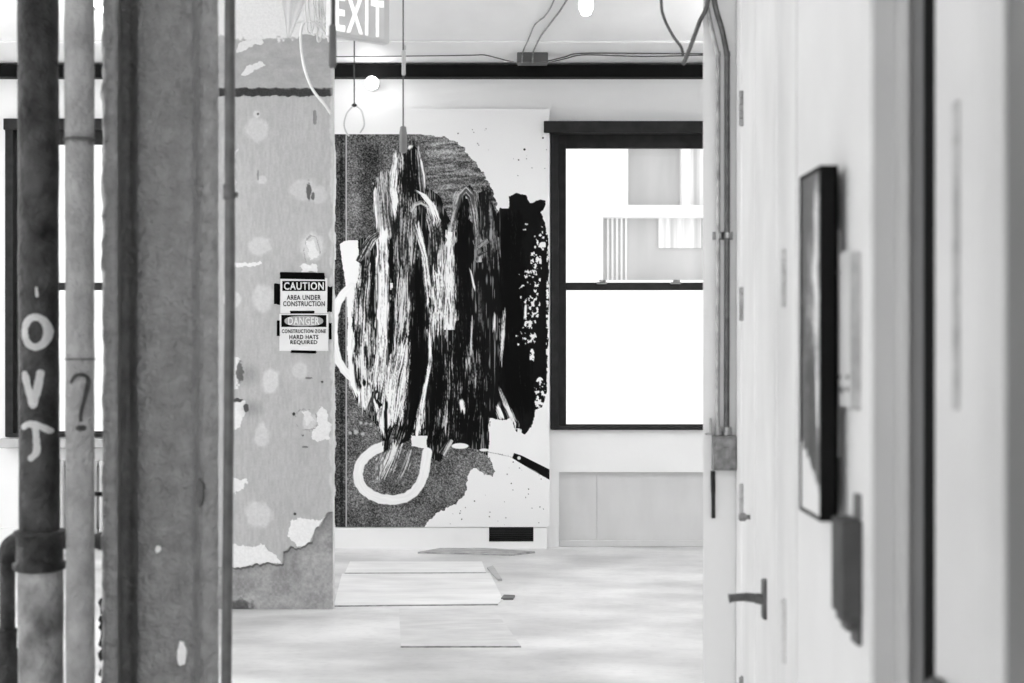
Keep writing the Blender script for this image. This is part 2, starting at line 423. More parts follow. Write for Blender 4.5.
def sash_window(name, W, head_y, rail_y, cap):
    """dark painted double hung sash; W = opening"""
    x0, x1, z0, z1 = W; pl = 9.0 / 137
    e = empty(name, ((x0 + x1) / 2, D, z0), kind='structure')
    b = BM()
    box(b, x0 - .004, x0 + .055, D - 0.03, D + 0.12, z0, z1, 0.003); box(b, x1 - .055, x1 + .004, D - 0.03, D + 0.12, z0, z1, 0.003)
    box(b, x0 - 0.004, x1 + 0.004, D - 0.03, D + 0.12, z1 - 0.06, z1, 0.003)
    box(b, x0 - (0.055 if cap else 0.012), x1 + 0.02, D - (0.115 if cap else .045), D - 0.005, z1 - 0.07, z1 + 0.012, 0.004)     # head cap
    box(b, x0, x1, D - 0.035, D + 0.12, z0 - 0.005, z0 + 0.022, 0.003)                       # bottom rail
    obj('casing', b, m_frame, e)
    zr = PZ(rail_y, D)
    for nm, za, zb, yy in (('upper_sash', zr - 0.02, z1 - 0.05, D + 0.07), ('lower_sash', z0 + 0.02, zr + 0.03, D + 0.03)):
        b = BM(); s = 0.062
        box(b, x0 + .05, x0 + .05 + s, yy, yy + .04, za, zb, .003); box(b, x1 - .05 - s, x1 - .05, yy, yy + .04, za, zb, .003)
        if nm == 'upper_sash': box(b, x0 + .05 + s, x1 - .05 - s, yy, yy + .04, zb - .11, zb, .003); box(b, x0 + .05 + s, x1 - .05 - s, yy, yy + .04, za, za + .04, .003)
        else: box(b, x0 + .05 + s, x1 - .05 - s, yy, yy + .04, zb - .055, zb, .003); box(b, x0 + .05 + s, x1 - .05 - s, yy, yy + .04, za, za + .012, .003)
        so = obj(nm, b, m_frame, e)
        g = BM(); box(g, x0 + .05 + s, x1 - .05 - s, yy + .018, yy + .022, za + .02, zb - .03); obj('pane', g, m_glass, so)
    return e, zr
wr, zr = sash_window('window_1', RW, 123, 286.5, True)
for px in (602, 676):
    b = BM(); x = PX(px, D)
    box(b, x - .04, x + .04, D + .01, D + .035, zr + .018, zr + .032, .004); box(b, x - .02, x + .03, D, D + .03, zr + .03, zr + .05, .006)
    obj('sash_lock', b, m_steel, wr)
wl, _ = sash_window('window_2', LW, 120, 286.5, False)
b = BM(); box(b, LW[0] - .03, LW[1] + .03, D - 0.10, D + .02, PZ(447, D), PZ(438, D), 0.006); obj('window_sill', b, mat('grey_sill', .66, .72), wl)

# ------------------------------------------------------------------ building across the street
YF = 22.0
fb = empty('facade_building', (0, YF, -12), 'pale building across the street seen overexposed through the right window', 'building')
def facade():
    b = BM(); box(b, -14, 14, YF + .35, YF + 6, -12, 16); obj('facade_wall', b, m_fac, fb)
    rows = [(PZ(205, YF), PZ(146, YF)), (PZ(280, YF), PZ(217, YF))]
    # projecting wall bands leaving window bays recessed
    b = BM()
    zc = [16, rows[0][1], rows[0][0], rows[1][1], rows[1][0], -12]
    xs0, xs1 = PX(628, YF), PX(603, YF)
    box(b, -14, 14, YF, YF + .35, zc[1], zc[0], .01); box(b, -14, 14, YF, YF + .35, zc[3], zc[2], .01); box(b, -14, 14, YF, YF + .35, zc[5], zc[4], .01)
    box(b, -14, xs0, YF, YF + .35, zc[2], zc[1]); box(b, -14, xs1, YF, YF + .35, zc[4], zc[3])
    box(b, PX(682, YF), PX(690, YF), YF, YF + .35, zc[2], zc[1])
    for q in range(5):
        box(b, PX(608 + q * 4.6, YF), PX(610 + q * 4.6, YF), YF + .25, YF + .29, zc[4], zc[3])
    obj('facade_band', b, m_fac, fb)
    b = BM(); box(b, xs0, PX(682, YF), YF + .28, YF + .33, zc[2], zc[1]); obj('window', b, m_fglass, fb)
    b = BM(); box(b, PX(690, YF), PX(760, YF), YF + .28, YF + .33, zc[2], zc[1]); obj('window', b, m_curt, fb)
    b = BM(); box(b, xs1, PX(760, YF), YF + .28, YF + .33, zc[4], zc[3]); w_ = obj('window', b, m_fglass, fb)
    b = BM(); box(b, PX(660, YF), PX(703, YF), YF + .24, YF + .28, PZ(247, YF), zc[3]); obj('blind', b, m_curt, w_)
facade()

# ------------------------------------------------------------------ pier with broken plaster
DP = 7.94
def pier():
    S = 1.6
    x0, x1, y0, y1 = 150.0, 333.0, -20.0, 610.0
    W_ = int((x1 - x0) * S) + 1; H_ = int((y1 - y0) * S) + 1
    X, Y = np.meshgrid(np.linspace(x0, x1, W_), np.linspace(y0, y1, H_))
    v = 0.705 + 0.05 * (fbm(X / 30, Y / 60, 3) - .5) + 0.05 * (vnoise(X / 1.6, Y / 7, 5) - .5)
    v += -0.05 * sstep(0, 90, 95 - Y) * 1.0
    push = np.zeros_like(v)
    jx = (fbm(X / 5, Y / 5, 11) - .5) * 7; jy = (fbm(X / 5, Y / 5, 17) - .5) * 7
    XX, YY = X + jx, Y + jy
    rb = (fbm(X / 2.5, Y / 2.5, 21) - .5)
    # upper band: older white paint over the grey, ragged lower edge
    top = 1 - sstep(-1.5, 1.5, Y + (fbm(X / 9, Y / 9, 31) - .5) * 16 - 38)
    v = blend(v, top, 0.90)
    mid = (1 - sstep(90, 93, Y)) * (1 - top); v = blend(v, mid, 0.67 + 0.10 * (fbm(X / 8, Y / 5, 33) - .5))
    # white scars
    for pts in ([(236, 52), (240, 42), (262, 36), (266, 40), (262, 46), (250, 46), (240, 52)], [(241, 76), (245, 66), (262, 62), (266, 64), (258, 70), (246, 76)]):
        m = inpoly(XX, YY, pts).astype(float); v = blend(v, m, 0.88); push += m * .002
    # patches of filler: round pale dabs
    for (cx, cy, rx, ry, t, s) in ((257, 130, 13, 13, .84, 1), (260, 246, 13, 10, .85, 2), (312, 247, 14, 15, .87, 3), (264, 298, 12, 15, .84, 4), (305, 190, 16, 13, .82, 5),
                                 (271, 381, 10, 13, .88, 6), (262, 435, 8, 14, .85, 7), (258, 515, 14, 15, .86, 8), (320, 195, 8, 10, .80, 9), (316, 480, 7, 9, .70, 10), (257, 114, 4, 4, .86, 11),
                                 (232, 300, 9, 10, .88, 12), (310, 422, 8, 9, .86, 13), (300, 370, 8, 10, .82, 14), (262, 180, 6, 5, .84, 15)):
        r = np.hypot((X - cx) / rx, (Y - cy) / ry) + (fbm(X / 7, Y / 7, 40 + s) - .5) * .5
        m = 1 - sstep(.7, 1.1, r); v = blend(v, m * .6, t + rb * .08); push += m * .001
    for pts, t in (([(316, 412), (322, 407), (328, 410), (330, 425), (329, 438), (318, 442), (312, 436), (314, 428), (318, 424)], .90), ([(303, 412), (310, 410), (312, 420), (308, 425), (303, 420)], .86),
                   ([(301, 433 + 0), (304, 432), (304, 436)], .3),
                   ([(232, 262), (262, 263), (262, 266), (250, 268), (232, 268)], .90), ([(307, 240), (316, 240), (318, 256), (309, 260)], .90), ([(301, 264), (315, 264), (317, 272), (301, 272)], .92),
                   ([(228, 355), (240, 358), (242, 370), (236, 390), (228, 390)], .88), ([(228, 402), (243, 400), (247, 408), (243, 418), (238, 430), (228, 434)], .90),
                   ([(228, 478), (247, 480), (244, 488), (238, 492), (228, 492)], .90), ([(290, 522), (300, 518), (318, 520), (325, 517), (313, 533), (308, 545), (296, 547), (289, 535)], .93),
                   ([(228, 545), (262, 545), (276, 556), (283, 563), (228, 568)], .92), ([(232, 205 - 55), (236, 150), (236, 200), (232, 205)], .85)):
        m = inpoly(XX, YY, pts).astype(float); v = blend(v, m, t + rb * .04); push += m * .0015
    for (cx, cy, rx, ry, t, s) in ((309, 190, 2.6, 9, .36, 1), (313, 196, 2, 4, .4, 2), (315, 118, 2, 8, .55, 3), (240, 372, 4, 11, .45, 4), (246, 408, 3, 4, .4, 5), (238, 400, 5, 2, .3, 6), (309, 378, 4, 1, .45, 7), (294, 414, 1.6, 1.6, .15, 8), (322, 382, 1.4, 1.4, .3, 9), (258, 114, 1.4, 1.4, .4, 10), (258, 175, 1, 5, .6, 11), (295, 514, 1.3, 1.3, .2, 12), (305, 447, 3, 1, .5, 13)):
        r = np.hypot((X - cx) / rx, (Y - cy) / ry) + (fbm(X / 3, Y / 3, 60 + s) - .5) * .9
        m = 1 - sstep(.8, 1.05, r); v = blend(v, m, t); push -= m * .004
    for (cx, cy, rx, ry, s) in ((248, 375, 16, 16, 1), (252, 408, 18, 12, 2)):
        r = np.hypot((X - cx) / rx, (Y - cy) / ry); v -= .10 * (1 - sstep(.1, 1.0, r))
    # hairline outlines of old repairs
    for cx, cy, rx, ry, s in ((312, 250, 8, 15, 1), (307, 420, 11, 11, 2)):
        r = np.hypot((X - cx) / rx, (Y - cy) / ry) + (fbm(X / 5, Y / 5, 90 + s) - .5) * .5
        m = (np.abs(r - 1) < .045) & (fbm(X / 6, Y / 6, 95 + s) > .5); v = blend(v, m * .6, .5)
    # horizontal construction joint
    jt = np.abs(Y - 92 - (fbm(X / 7, Y * 0, 97) - .5) * 2.5)
    m = (1 - sstep(3.0, 4.4, jt + (fbm(X / 3, Y / 2, 99) - .5) * 2.4)); v = blend(v, m, 0.16 + .10 * vnoise(X, Y, 98)); push -= m * .02
    # ragged broken bottom of the plaster, concrete core below
    ed = [(150, 572), (232, 568), (262, 564), (283, 564), (283, 553), (290, 548), (296, 549), (305, 545), (312, 541), (315, 530), (322, 523), (327, 514), (333, 513)]
    ey = np.interp(X, [p[0] for p in ed], [p[1] for p in ed]) + (fbm(X / 4, Y * 0 + 5, 103) - .5) * 5
    core = sstep(-.5, .5, Y - ey)
    vc = 0.62 + 0.22 * (fbm(X / 14, Y / 14, 105) - .5) + .16 * (fbm(X / 2.5, Y / 2.5, 107) - .5)
    stain = 1 - sstep(.5, 1.1, np.hypot((X - 240) / 14, (Y - 607) / 9) + (fbm(X / 4, Y / 4, 109) - .5)); vc -= .3 * stain
    v = blend(v, core, vc)
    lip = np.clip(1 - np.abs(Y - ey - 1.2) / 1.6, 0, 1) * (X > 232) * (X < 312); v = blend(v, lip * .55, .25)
    push = push * (1 - core) - core * .028 + core * .006 * (fbm(X / 6, Y / 6, 111) - .5)
    push += .0012 * (fbm(X / 12, Y / 12, 113) - .5)
    # worn arris
    am = sstep(329.5, 332, X + (fbm(X * 0 + 2, Y / 9, 115) - .5) * 5) * (1 - core); v = blend(v, am * .6, .90)
    push -= .006 * sstep(331, 333, X)
    def mp(X, Y, p):
        o = np.stack([(X - 512) / F * DP, DP - p, EYE + (341.5 - Y) / F * DP], -1)
        return o
    v = np.clip(v, .05, .95)
    e = empty('wall_pier', (PX(242, DP), DP, 0), kind='structure')
    picture_grid('plaster_face', X, Y, v, mp, mat_attr('pier_plaster', .7, .05, 90, .25), e, push)
    b = BM(); box(b, PX(x0, DP), PX(x1, DP) - .0005, DP + .032, DP + .075, 0, H); obj('core', b, mat('pier_side_plaster', .80, .92, .7, 9, bump=.3), e)
    # closing strips between face and core
    b = BM(); box(b, PX(332.6, DP), PX(333, DP), DP + .006, DP + .034, .22, H); obj('arris', b, MATS['pier_side_plaster'], e)
pier()

# ------------------------------------------------------------------ the large painting on its white panel
DA = 10.30
def painting():
    S = 2.2
    x0, x1, y0, y1 = 334.0, 549.5, 109.0, 527.0
    W_ = int((x1 - x0) * S) + 1; H_ = int((y1 - y0) * S) + 1
    X, Y = np.meshgrid(np.linspace(x0, x1, W_), np.linspace(y0, y1, H_))
    img = np.full(X.shape, .92)
    # flecks of paint on the bare white
    rs = np.random.RandomState(5)
    for _ in range(60):
        cx, cy = rs.uniform(450, 547), rs.choice([rs.uniform(128, 190), rs.uniform(460, 525)]); r = rs.uniform(.25, .8)
        img = np.where((np.abs(X - cx) < r * 2) & (np.hypot(X - cx, Y - cy) < r), rs.uniform(.1, .6), img)
    img = np.where(np.hypot(X - 524.5, Y - 149.5) < 1.1, .15, img); img = np.where(np.hypot(X - 543, Y - 138) < 1.0, .15, img)
    # grey printed ground
    jx = (fbm(X / 4, Y / 4, 11) - .5) * 5; jy = (fbm(X / 4, Y / 4, 13) - .5) * 5
    g = inpoly(X + jx * (X > 350), Y + jy * (Y > 136), [(330, 134.3), (420, 134.3), (446, 137), (458, 142), (470, 156), (486, 178), (494, 195), (499, 214), (500, 300), (500, 414), (487, 417), (488, 454), (494, 470), (492, 477), (484, 474), (472, 468), (466, 480), (467, 490), (456, 503), (436, 514), (424, 526), (418, 530), (330, 530)])
    hor = vnoise(X / 16 + 3, Y * .55 + X * .03, 17); spk = vnoise(X * 1.3, Y * 1.3, 19); sp2 = vnoise(X * .7, Y * .8, 29)
    big = fbm(X / 22, Y / 26, 23)
    rgt = sstep(405, 440, X) * (1 - sstep(250, 330, Y))
    G = .38 + .16 * (big - .5) * 2 + .40 * (spk - .5) + .16 * (sp2 - .5)
    G = G + rgt * (.07 + .34 * (hor - .5))
    G -= .09 * (1 - sstep(6, 14, np.abs(X - 370))) * (Y < 240) ; G -= .12 * (X < 346) + .10 * ((X > 340) & (X < 343))
    img = np.where(g, np.clip(G, .1, .8), img)
    img = np.where((np.abs(X - 346.3) < .5) & g, .66, img)                       # canvas seam
    img = np.where((X < 335.5 + (fbm(X * 0, Y / 12, 41) - .5) * 5) & (Y < 260) & (Y > 140), .80, img)
    img = np.where((X < 334.8 + (fbm(X * 0, Y / 12, 43) - .5) * 4) & (Y > 250), .78, img)
    # small blurred dabs
    for cx, cy, r in ((361, 423, 2), (366, 423.5, 1.6), (371, 424, 1.6), (356, 432, 3), (363, 434, 2.5), (350, 433, 2)):
        m = 1 - sstep(.4, 1.2, np.hypot(X - cx, Y - cy) / r); img = blend(img, m * .7, .85)
    # white block and the loop at the left
    m = inpoly(X + jx * .3, Y + jy * .3, [(340, 244), (345, 241), (360, 240), (366, 250), (360, 285), (356, 300), (354, 330), (357, 365), (352, 376), (347, 352), (348, 318), (346, 285), (342, 262)]); img = np.where(m, .92, img)
    def ring(pts, wdt, val=.92, so=.5):
        nonlocal img
        d, sd, ar, wd = pathfield(X, Y, [(a, b_, wdt) for a, b_ in pts]); m = 1 - sstep(wdt - so, wdt + so, d + (vnoise(X / 3, Y / 3, 51) - .5) * .8)
        img = blend(img, m, val + .05 * (vnoise(sd * 1.5, ar / 9, 53) - .5))
    ring([(352, 286), (344, 293), (338, 302), (334.5, 315), (333.5, 332), (335, 348), (338, 360), (344, 370), (355, 381)], 4.0)
    # body of dark overpainting
    body = [(373, 184), (380, 176), (390, 177), (392, 160), (400, 155), (408, 146), (413, 143), (419, 150), (424, 165), (427, 188), (440, 196), (446, 212), (451, 222), (455, 200), (462, 187), (470, 185), (476, 194), (486, 190), (492, 204), (497, 213), (500, 208), (509, 208), (509, 196), (517, 193), (526, 195), (530, 203), (540, 200), (546, 201), (545, 208), (541, 212), (545, 223), (548, 240), (549, 270), (548.5, 330), (547, 392), (542, 408), (535, 410), (533, 424), (525, 435), (516, 432), (511, 418), (502, 420), (490, 418), (488, 425), (489, 440), (488, 456), (476, 449), (455, 446), (446, 449), (440, 463), (432, 458), (426, 445), (412, 432), (410, 440), (405, 442), (396, 445), (388, 456), (384, 450), (382, 435), (376, 424), (366, 414), (357, 402), (351, 380), (352, 330), (354, 300), (360, 268), (358, 240), (374, 236), (377, 222)]
    bj = inpoly(X + jx * .5, Y + jy * .5, body)
    dk = .07 + .45 * sstep(.66, .9, vnoise(X * 1.1, Y / 14, 61)) * (X < 500)
    img = np.where(bj, dk, img)
    B = lambda pts, lo, hi, dens, seed, **k: brush(img, X, Y, pts, lo, hi, dens, seed, **k)
    # left crest
    B([(382, 172, 8), (383, 186, 9), (383, 210, 10), (386, 245, 11)], .2, .78, .56, 101)
    B([(375, 185, 1.6), (375.5, 205, 1.6), (377, 222, .8)], .7, .95, .8, 102)
    B([(396, 154, 3), (395, 172, 4.5), (393, 190, 4), (398, 215, 4)], .3, .95, .72, 103)
    B([(402, 150, 4), (404, 190, 6), (402, 220, 6)], .08, .85, .42, 104)
    B([(412, 141, 4), (411, 158, 6), (411, 175, 6), (412, 205, 6)], .07, .7, .22, 105)
    B([(411, 145, 3.2), (409, 149, 2.2)], .8, .95, .9, 106)
    B([(418, 150, 3), (421, 168, 4.5), (423, 192, 4)], .25, .75, .45, 107)
    B([(421, 160, .9), (424, 175, 1), (425, 190, .6)], .7, .95, .9, 108)
    # streaked sheets on the left
    B([(366, 262, 7), (362, 300, 9), (362, 340, 10), (364, 385, 9)], .08, .90, .50, 110, fr=.75)
    B([(358, 262, 3), (372, 240, 6), (380, 234, 4)], .15, .9, .55, 111)
    B([(383, 230, 5), (383, 262, 7), (383, 300, 7), (382, 345, 7), (378, 385, 7)], .3, .94, .80, 112, fr=.7)
    B([(366, 385, 8), (365, 410, 5)], .5, .94, .8, 113)
    B([(353, 330, 2.4), (350, 360, 3), (353, 385, 4), (357, 396, 3)], .8, .94, .9, 114)
    B([(377, 388, 3), (369, 412, 5)], .10, .6, .3, 115)
    B([(374, 398, 1.5), (380, 420, 3), (384, 436, 2)], .4, .94, .8, 116)
    B([(404, 225, 8), (402, 260, 10), (402, 300, 10), (398, 340, 10)], .10, .85, .50, 117)
    B([(392, 236, 3.4), (392, 262, 4.4), (393, 286, 3.4)], .04, .3, .1, 118)
    B([(390, 286, 5), (393, 286, 2)], .9, .95, .95, 119)
    B([(393, 300, 3), (391, 340, 4)], .05, .6, .3, 120)
    B([(403, 340, 8), (398, 370, 14), (394, 400, 15), (390, 425, 14)], .10, .94, .72, 121)
    B([(386, 395, 1.4), (386, 440, 2.6)], .04, .3, .1, 122)
    B([(398, 425, 11), (390, 448, 6)], .04, .75, .22, 123)
    # tall arch in the middle
    B([(402, 205, 6), (402, 240, 8), (402, 275, 9)], .10, .72, .42, 130)
    B([(413, 200, 7), (412, 232, 8), (411, 268, 6)], .10, .78, .42, 127)
    B([(432, 204, 6), (438, 232, 9), (440, 272, 10)], .10, .85, .46, 128)
    B([(411, 212, 2), (415, 205, 2.2), (421, 203, 2), (428, 207, 1.5)], .35, .8, .5, 129)
    B([(415, 190, 1.6), (424, 195, 3.6), (432, 206, 4.6), (437, 220, 4)], .55, .95, .8, 131)
    B([(417, 225, 3.4), (425, 258, 3.2), (430, 300, 4)], .35, .94, .72, 133)
    B([(437, 268, 9), (439, 300, 10), (438, 335, 10)], .12, .93, .62, 134, along=14)
    B([(417, 258, 1.0), (418, 285, 4.6), (419, 320, 7), (418, 360, 10), (416, 400, 9), (412, 430, 7)], .03, .30, .12, 135)
    B([(437, 345, 8), (438, 380, 10), (437, 420, 10), (434, 446, 8)], .03, .55, .14, 136)
    B([(430, 335, 2), (430, 362, 1.6), (426, 385, 2), (421, 410, 3.4), (419, 434, 5)], .35, .94, .74, 137)
    B([(447.5, 295, .8), (447, 380, .8), (446, 420, 1.4)], .5, .9, .85, 138)
    # second arch
    B([(449, 330, 9), (449, 290, 9), (450, 255, 7), (451, 230, 5)], .15, .93, .64, 140, along=16)
    B([(452, 232, 4), (455, 210, 4.5), (460, 195, 4.5), (466, 189, 4.5), (472, 196, 4.5), (475, 215, 4.6), (478, 245, 4), (480, 262, 3)], .30, .78, .52, 141)
    B([(463, 207, 5), (463, 240, 7.6), (463, 290, 8), (466, 330, 9)], .04, .3, .08, 142)
    B([(486, 186, 6), (487, 205, 7), (489, 240, 7), (490, 262, 7)], .10, .6, .35, 143)
    B([(480, 285, 4), (481, 330, 4)], .08, .45, .3, 144)
    B([(478, 247, 2.4), (488, 240, 3)], .12, .6, .5, 145)
    B([(478, 256, 1.4), (487, 251, 1.6)], .2, .7, .5, 146)
    B([(470, 268, .8), (475, 290, 1.3)], .7, .95, .95, 147)
    B([(468, 330, 14), (468, 370, 20), (468, 410, 20), (466, 440, 18)], .04, .75, .15, 148, along=16)
    B([(449, 345, 4), (449, 390, 6), (446, 430, 8)], .05, .85, .34, 149)
    B([(461, 400, 3), (463, 412, 3)], .5, .95, .8, 150)
    B([(443, 455, 4), (452, 440, 2)], .3, .8, .5, 151)
    B([(472, 318, 1), (471, 350, 1)], .3, .85, .7, 152)
    B([(495, 312, .8), (494, 330, 1)], .7, .9, .9, 153)
    B([(496, 232, 2.6), (500, 262, 2)], .2, .75, .5, 154)
    # right black mass
    B([(512, 212, 12), (512, 260, 14), (514, 320, 16), (517, 380, 17), (522, 415, 11)], .02, .22, .05, 160)
    B([(504, 310, 1.6), (503, 335, 2.4), (501, 358, 1.8)], .2, .88, .62, 161)
    B([(499, 388, 2.2), (506, 404, 3.2), (515, 424, 4)], .3, .9, .55, 162)
    B([(497, 405, 2), (502, 418, 4)], .8, .94, .9, 163)
    B([(526, 305, 1.2), (525, 318, 1.3)], .6, .95, .9, 164)
    blot = fbm(X / 2.4, Y / 2.8, 171, 3)
    for (cx, cy, rx, ry, th) in ((536, 265, 4.5, 26, .47), (543, 236, 3.4, 12, .47), (525, 285, 6, 20, .62), (534, 305, 5, 14, .5), (524, 338, 7, 9, .55), (533, 338, 3, 5, .45), (532, 356, 2, 6, .3), (540, 394, 5, 14, .5), (547.5, 320, 1.2, 60, .45), (530, 322, 5, 8, .5), (526, 232, 3, 8, .62), (518, 432, 4, 3, .45)):
        r = np.hypot((X - cx) / rx, (Y - cy) / ry)
        m = sstep(th + .07, th + .13, blot + .12 * (1 - r)) * (r < 1.2); img[...] = blend(img, m, .92)
    # lower right: white tongue, lens, drip line
    m = 1 - sstep(.85, 1.05, np.hypot((X - 460) / 9, (Y - 446) / 3.0)); img[...] = blend(img, m, .93)
    m = 1 - sstep(.8, 1.05, np.hypot((X - 484) / 5, (Y - 450) / 1.6)); img[...] = blend(img, m, .9)
    B([(489, 452, 4), (500, 454, 4.6), (512, 457, 3)], .10, .94, .46, 180)
    img[...] = blend(img, inpoly(X, Y, [(514, 453), (522, 455.5), (549.6, 469.5), (549.6, 480), (532, 470), (520, 463), (512, 458)]).astype(float), .06)
    B([(527, 467, .6), (540, 474, 1.2)], .4, .6, .5, 181)
    m = 1 - sstep(.7, 1, np.hypot(X - 519, Y - 458) / 2); img[...] = blend(img, m, .85)
    # open loop at the bottom
    ring([(384, 446), (374, 450), (366, 456), (360, 464), (358, 473), (359, 482), (363, 489), (371, 495), (381, 499), (393, 500), (405, 498), (414, 492), (420, 484), (424, 474), (426, 462), (427, 452)], 4.9)
    img[...] = blend(img, inpoly(X + jx * .3, Y + jy * .3, [(411, 436), (427, 436), (427, 449), (412, 446)]).astype(float), .9)
    B([(396, 442, 7), (391, 458, 13), (384, 472, 9), (380, 480, 4)], .26, .90, .56, 190); B([(379, 462, 5), (378, 480, 4)], .35, .88, .6, 194)
    B([(412, 448, 3), (404, 470, 5), (398, 480, 3)], .28, .8, .42, 191)
    B([(387, 440, 4), (386, 453, 2.5)], .04, .3, .1, 192)
    img[...] = np.clip(img, .03, .94)
    ep = empty('abstract_painting', (PX(441, DA), DA, PZ(527, DA)), 'tall abstract canvas of black and white dragged brush strokes on the far wall', 'painting')
    def mp(X, Y, p): return np.stack([(X - 512) / F * DA, DA + p, EYE + (341.5 - Y) / F * DA], -1)
    relief = -0.0015 * np.where(bj, (img - .3), 0)
    picture_grid('painted_face', X, Y, img, mp, mat_attr('canvas_paint', .65, .05, 260, .1, .06), ep, relief)
    b = BM(); box(b, PX(x0, DA), PX(x1, DA), DA + .0015, D - .002, PZ(y1, DA), PZ(y0, DA)); obj('stretcher', b, m_white, ep)
painting()
# white panel base under the painting, with its black vent slot
vb = empty('plinth_panel', (PX(441, DA), DA - .02, 0), 'white boxed base under the big painting with a black vent slot', 'plinth')
b = BM(); zz = PZ(527.6, DA)
vx0, vx1, vz0, vz1 = PX(489, DA), PX(533.5, DA), PZ(542, DA), PZ(527.8, DA)
box(b, PX(334, DA), vx0, DA + .005, D - .003, 0, zz); box(b, vx1, PX(547, DA), DA + .005, D - .003, 0, zz); box(b, vx0, vx1, DA + .005, D - .003, 0, vz0)
box(b, vx0, vx1, DA + .06, D - .003, vz0, zz)
obj('panel', b, m_white, vb)
b = BM(); box(b, vx0, vx1, DA + .04, DA + .06, vz0, vz1)
for k in range(6): box(b, vx0, vx1, DA + .02, DA + .04, vz0 + .008 + k * .016, vz0 + .012 + k * .016)
obj('vent', b, m_vent, vb)

# ------------------------------------------------------------------ notices taped to the pier
YS = DP - .004
def rect_px(bm, x0, x1, y0, y1, yd, th=.0006, tilt=0.0, jag=False):
    X0, X1, Z0, Z1 = PX(x0, DP), PX(x1, DP), PZ(y1, DP), PZ(y0, DP)
    if not jag:
        box(bm, X0, X1, yd - th, yd, Z0, Z1)
    else:
        # torn tape: ragged short ends
        horiz = (X1 - X0) > (Z1 - Z0); pts = []
        n = 5
        if horiz:
            pts += [(X0 + random.uniform(0, .006), Z0 + (Z1 - Z0) * k / n) for k in range(n + 1)]
            pts += [(X1 - random.uniform(0, .006), Z1 - (Z1 - Z0) * k / n) for k in range(n + 1)]
            pts = [(x, z + tilt * (x - X0)) for x, z in pts]
        else:
            pts += [(X1 - (X1 - X0) * k / n, Z0 + random.uniform(0, .006)) for k in range(n + 1)]
            pts += [(X0 + (X1 - X0) * k / n, Z1 - random.uniform(0, .006)) for k in range(n + 1)]
            pts = [(x + tilt * (z - Z0), z) for x, z in pts]
        a = [bm.verts.new((x, yd, z)) for x, z in pts]; c = [bm.verts.new((x, yd - th, z)) for x, z in pts]
        m_ = len(pts); bm.faces.new(a); bm.faces.new(c[::-1])
        for i in range(m_): bm.faces.new((a[i], a[(i + 1) % m_], c[(i + 1) % m_], c[i]))
s1 = empty('caution_sign', P(303, 312, YS), 'white CAUTION AREA UNDER CONSTRUCTION notice taped to the pier, the upper one', 'sign')
b = BM(); rect_px(b, 280.5, 327.5, 278, 313.2, YS); obj('paper', b, m_paper, s1)
b = BM(); rect_px(b, 282.5, 325.5, 281, 291, YS - .0006); hb = obj('header_bar', b, m_ink, s1)
def line(par, s, x0, x1, y0, y1, m, bold, yo):
    me = fit_text(text_mesh(s, 1.0, bold * .55, .001, 1.12), PX(x0, DP), PX(x1, DP), PZ(y1, DP), PZ(y0, DP), YS - yo)
    return link('lettering', me, m, par)
line(s1, 'CAUTION', 284.2, 324, 282.2, 289.9, m_paper, .035, .0014)
line(s1, 'AREA UNDER', 287, 321, 295, 300, m_ink, .03, .0007)
line(s1, 'CONSTRUCTION', 283.3, 325, 301.2, 306.3, m_ink, .03, .0007)
s2 = empty('danger_sign', P(303, 351, YS), 'white DANGER HARD HATS REQUIRED notice taped below the caution notice', 'sign')
b = BM(); rect_px(b, 279.5, 328.5, 313.8, 351, YS); obj('paper', b, m_paper, s2)
b = BM(); rect_px(b, 281.5, 326.5, 315, 327, YS - .0006); obj('header_bar', b, m_ink, s2)
b = BM(); cx, cz = PX(304, DP), PZ(321, DP)
ov = [b.verts.new((cx + math.copysign(abs(math.cos(t)) ** .8, math.cos(t)) * .108, YS - .0014, cz + math.copysign(abs(math.sin(t)) ** .8, math.sin(t)) * .0285)) for t in [2 * math.pi * k / 48 for k in range(48)]]
f = b.faces.new(ov); r = bmesh.ops.extrude_face_region(b, geom=[f])
for v in r['geom']:
    if isinstance(v, bmesh.types.BMVert): v.co.y += .0006
obj('oval', b, m_oval, s2)
line(s2, 'DANGER', 288.5, 319.5, 317.2, 324.9, m_paper, .03, .0018)
line(s2, 'CONSTRUCTION ZONE', 282, 326, 329.3, 333.1, m_ink, .035, .0007)
line(s2, 'HARD HATS', 289.5, 318.5, 334.8, 339.2, m_ink, .04, .0007)
line(s2, 'REQUIRED', 290.5, 317.5, 340.2, 344.8, m_ink, .04, .0007)
for (x0, x1, y0, y1, tl, lab) in ((280, 325.5, 272, 278.8, -.02, 'wide black tape strip across the top of the caution notice'), (274.2, 280.3, 283, 305, 0, 'black tape strip on the left edge of the caution notice'),
                              (327.2, 332.2, 286, 312.5, .02, 'black tape strip on the right edge of the caution notice'), (289.5, 315, 310.8, 313.6, 0, 'narrow black tape strip between the two notices'),
                              (277, 280, 320, 336.5, 0, 'small black tape strip on the left edge of the danger notice'), (329, 331.8, 322.5, 340, 0, 'small black tape strip on the right edge of the danger notice'),
                              (290.5, 317, 350, 352.8, -.03, 'black tape strip under the bottom edge of the danger notice')):
    b = BM(); rect_px(b, x0, x1, y0, y1, YS - .0022, .0006, tl, True)
    tag(obj('tape_strip', b, m_tape), lab, 'tape', 'tape strips holding the notices')

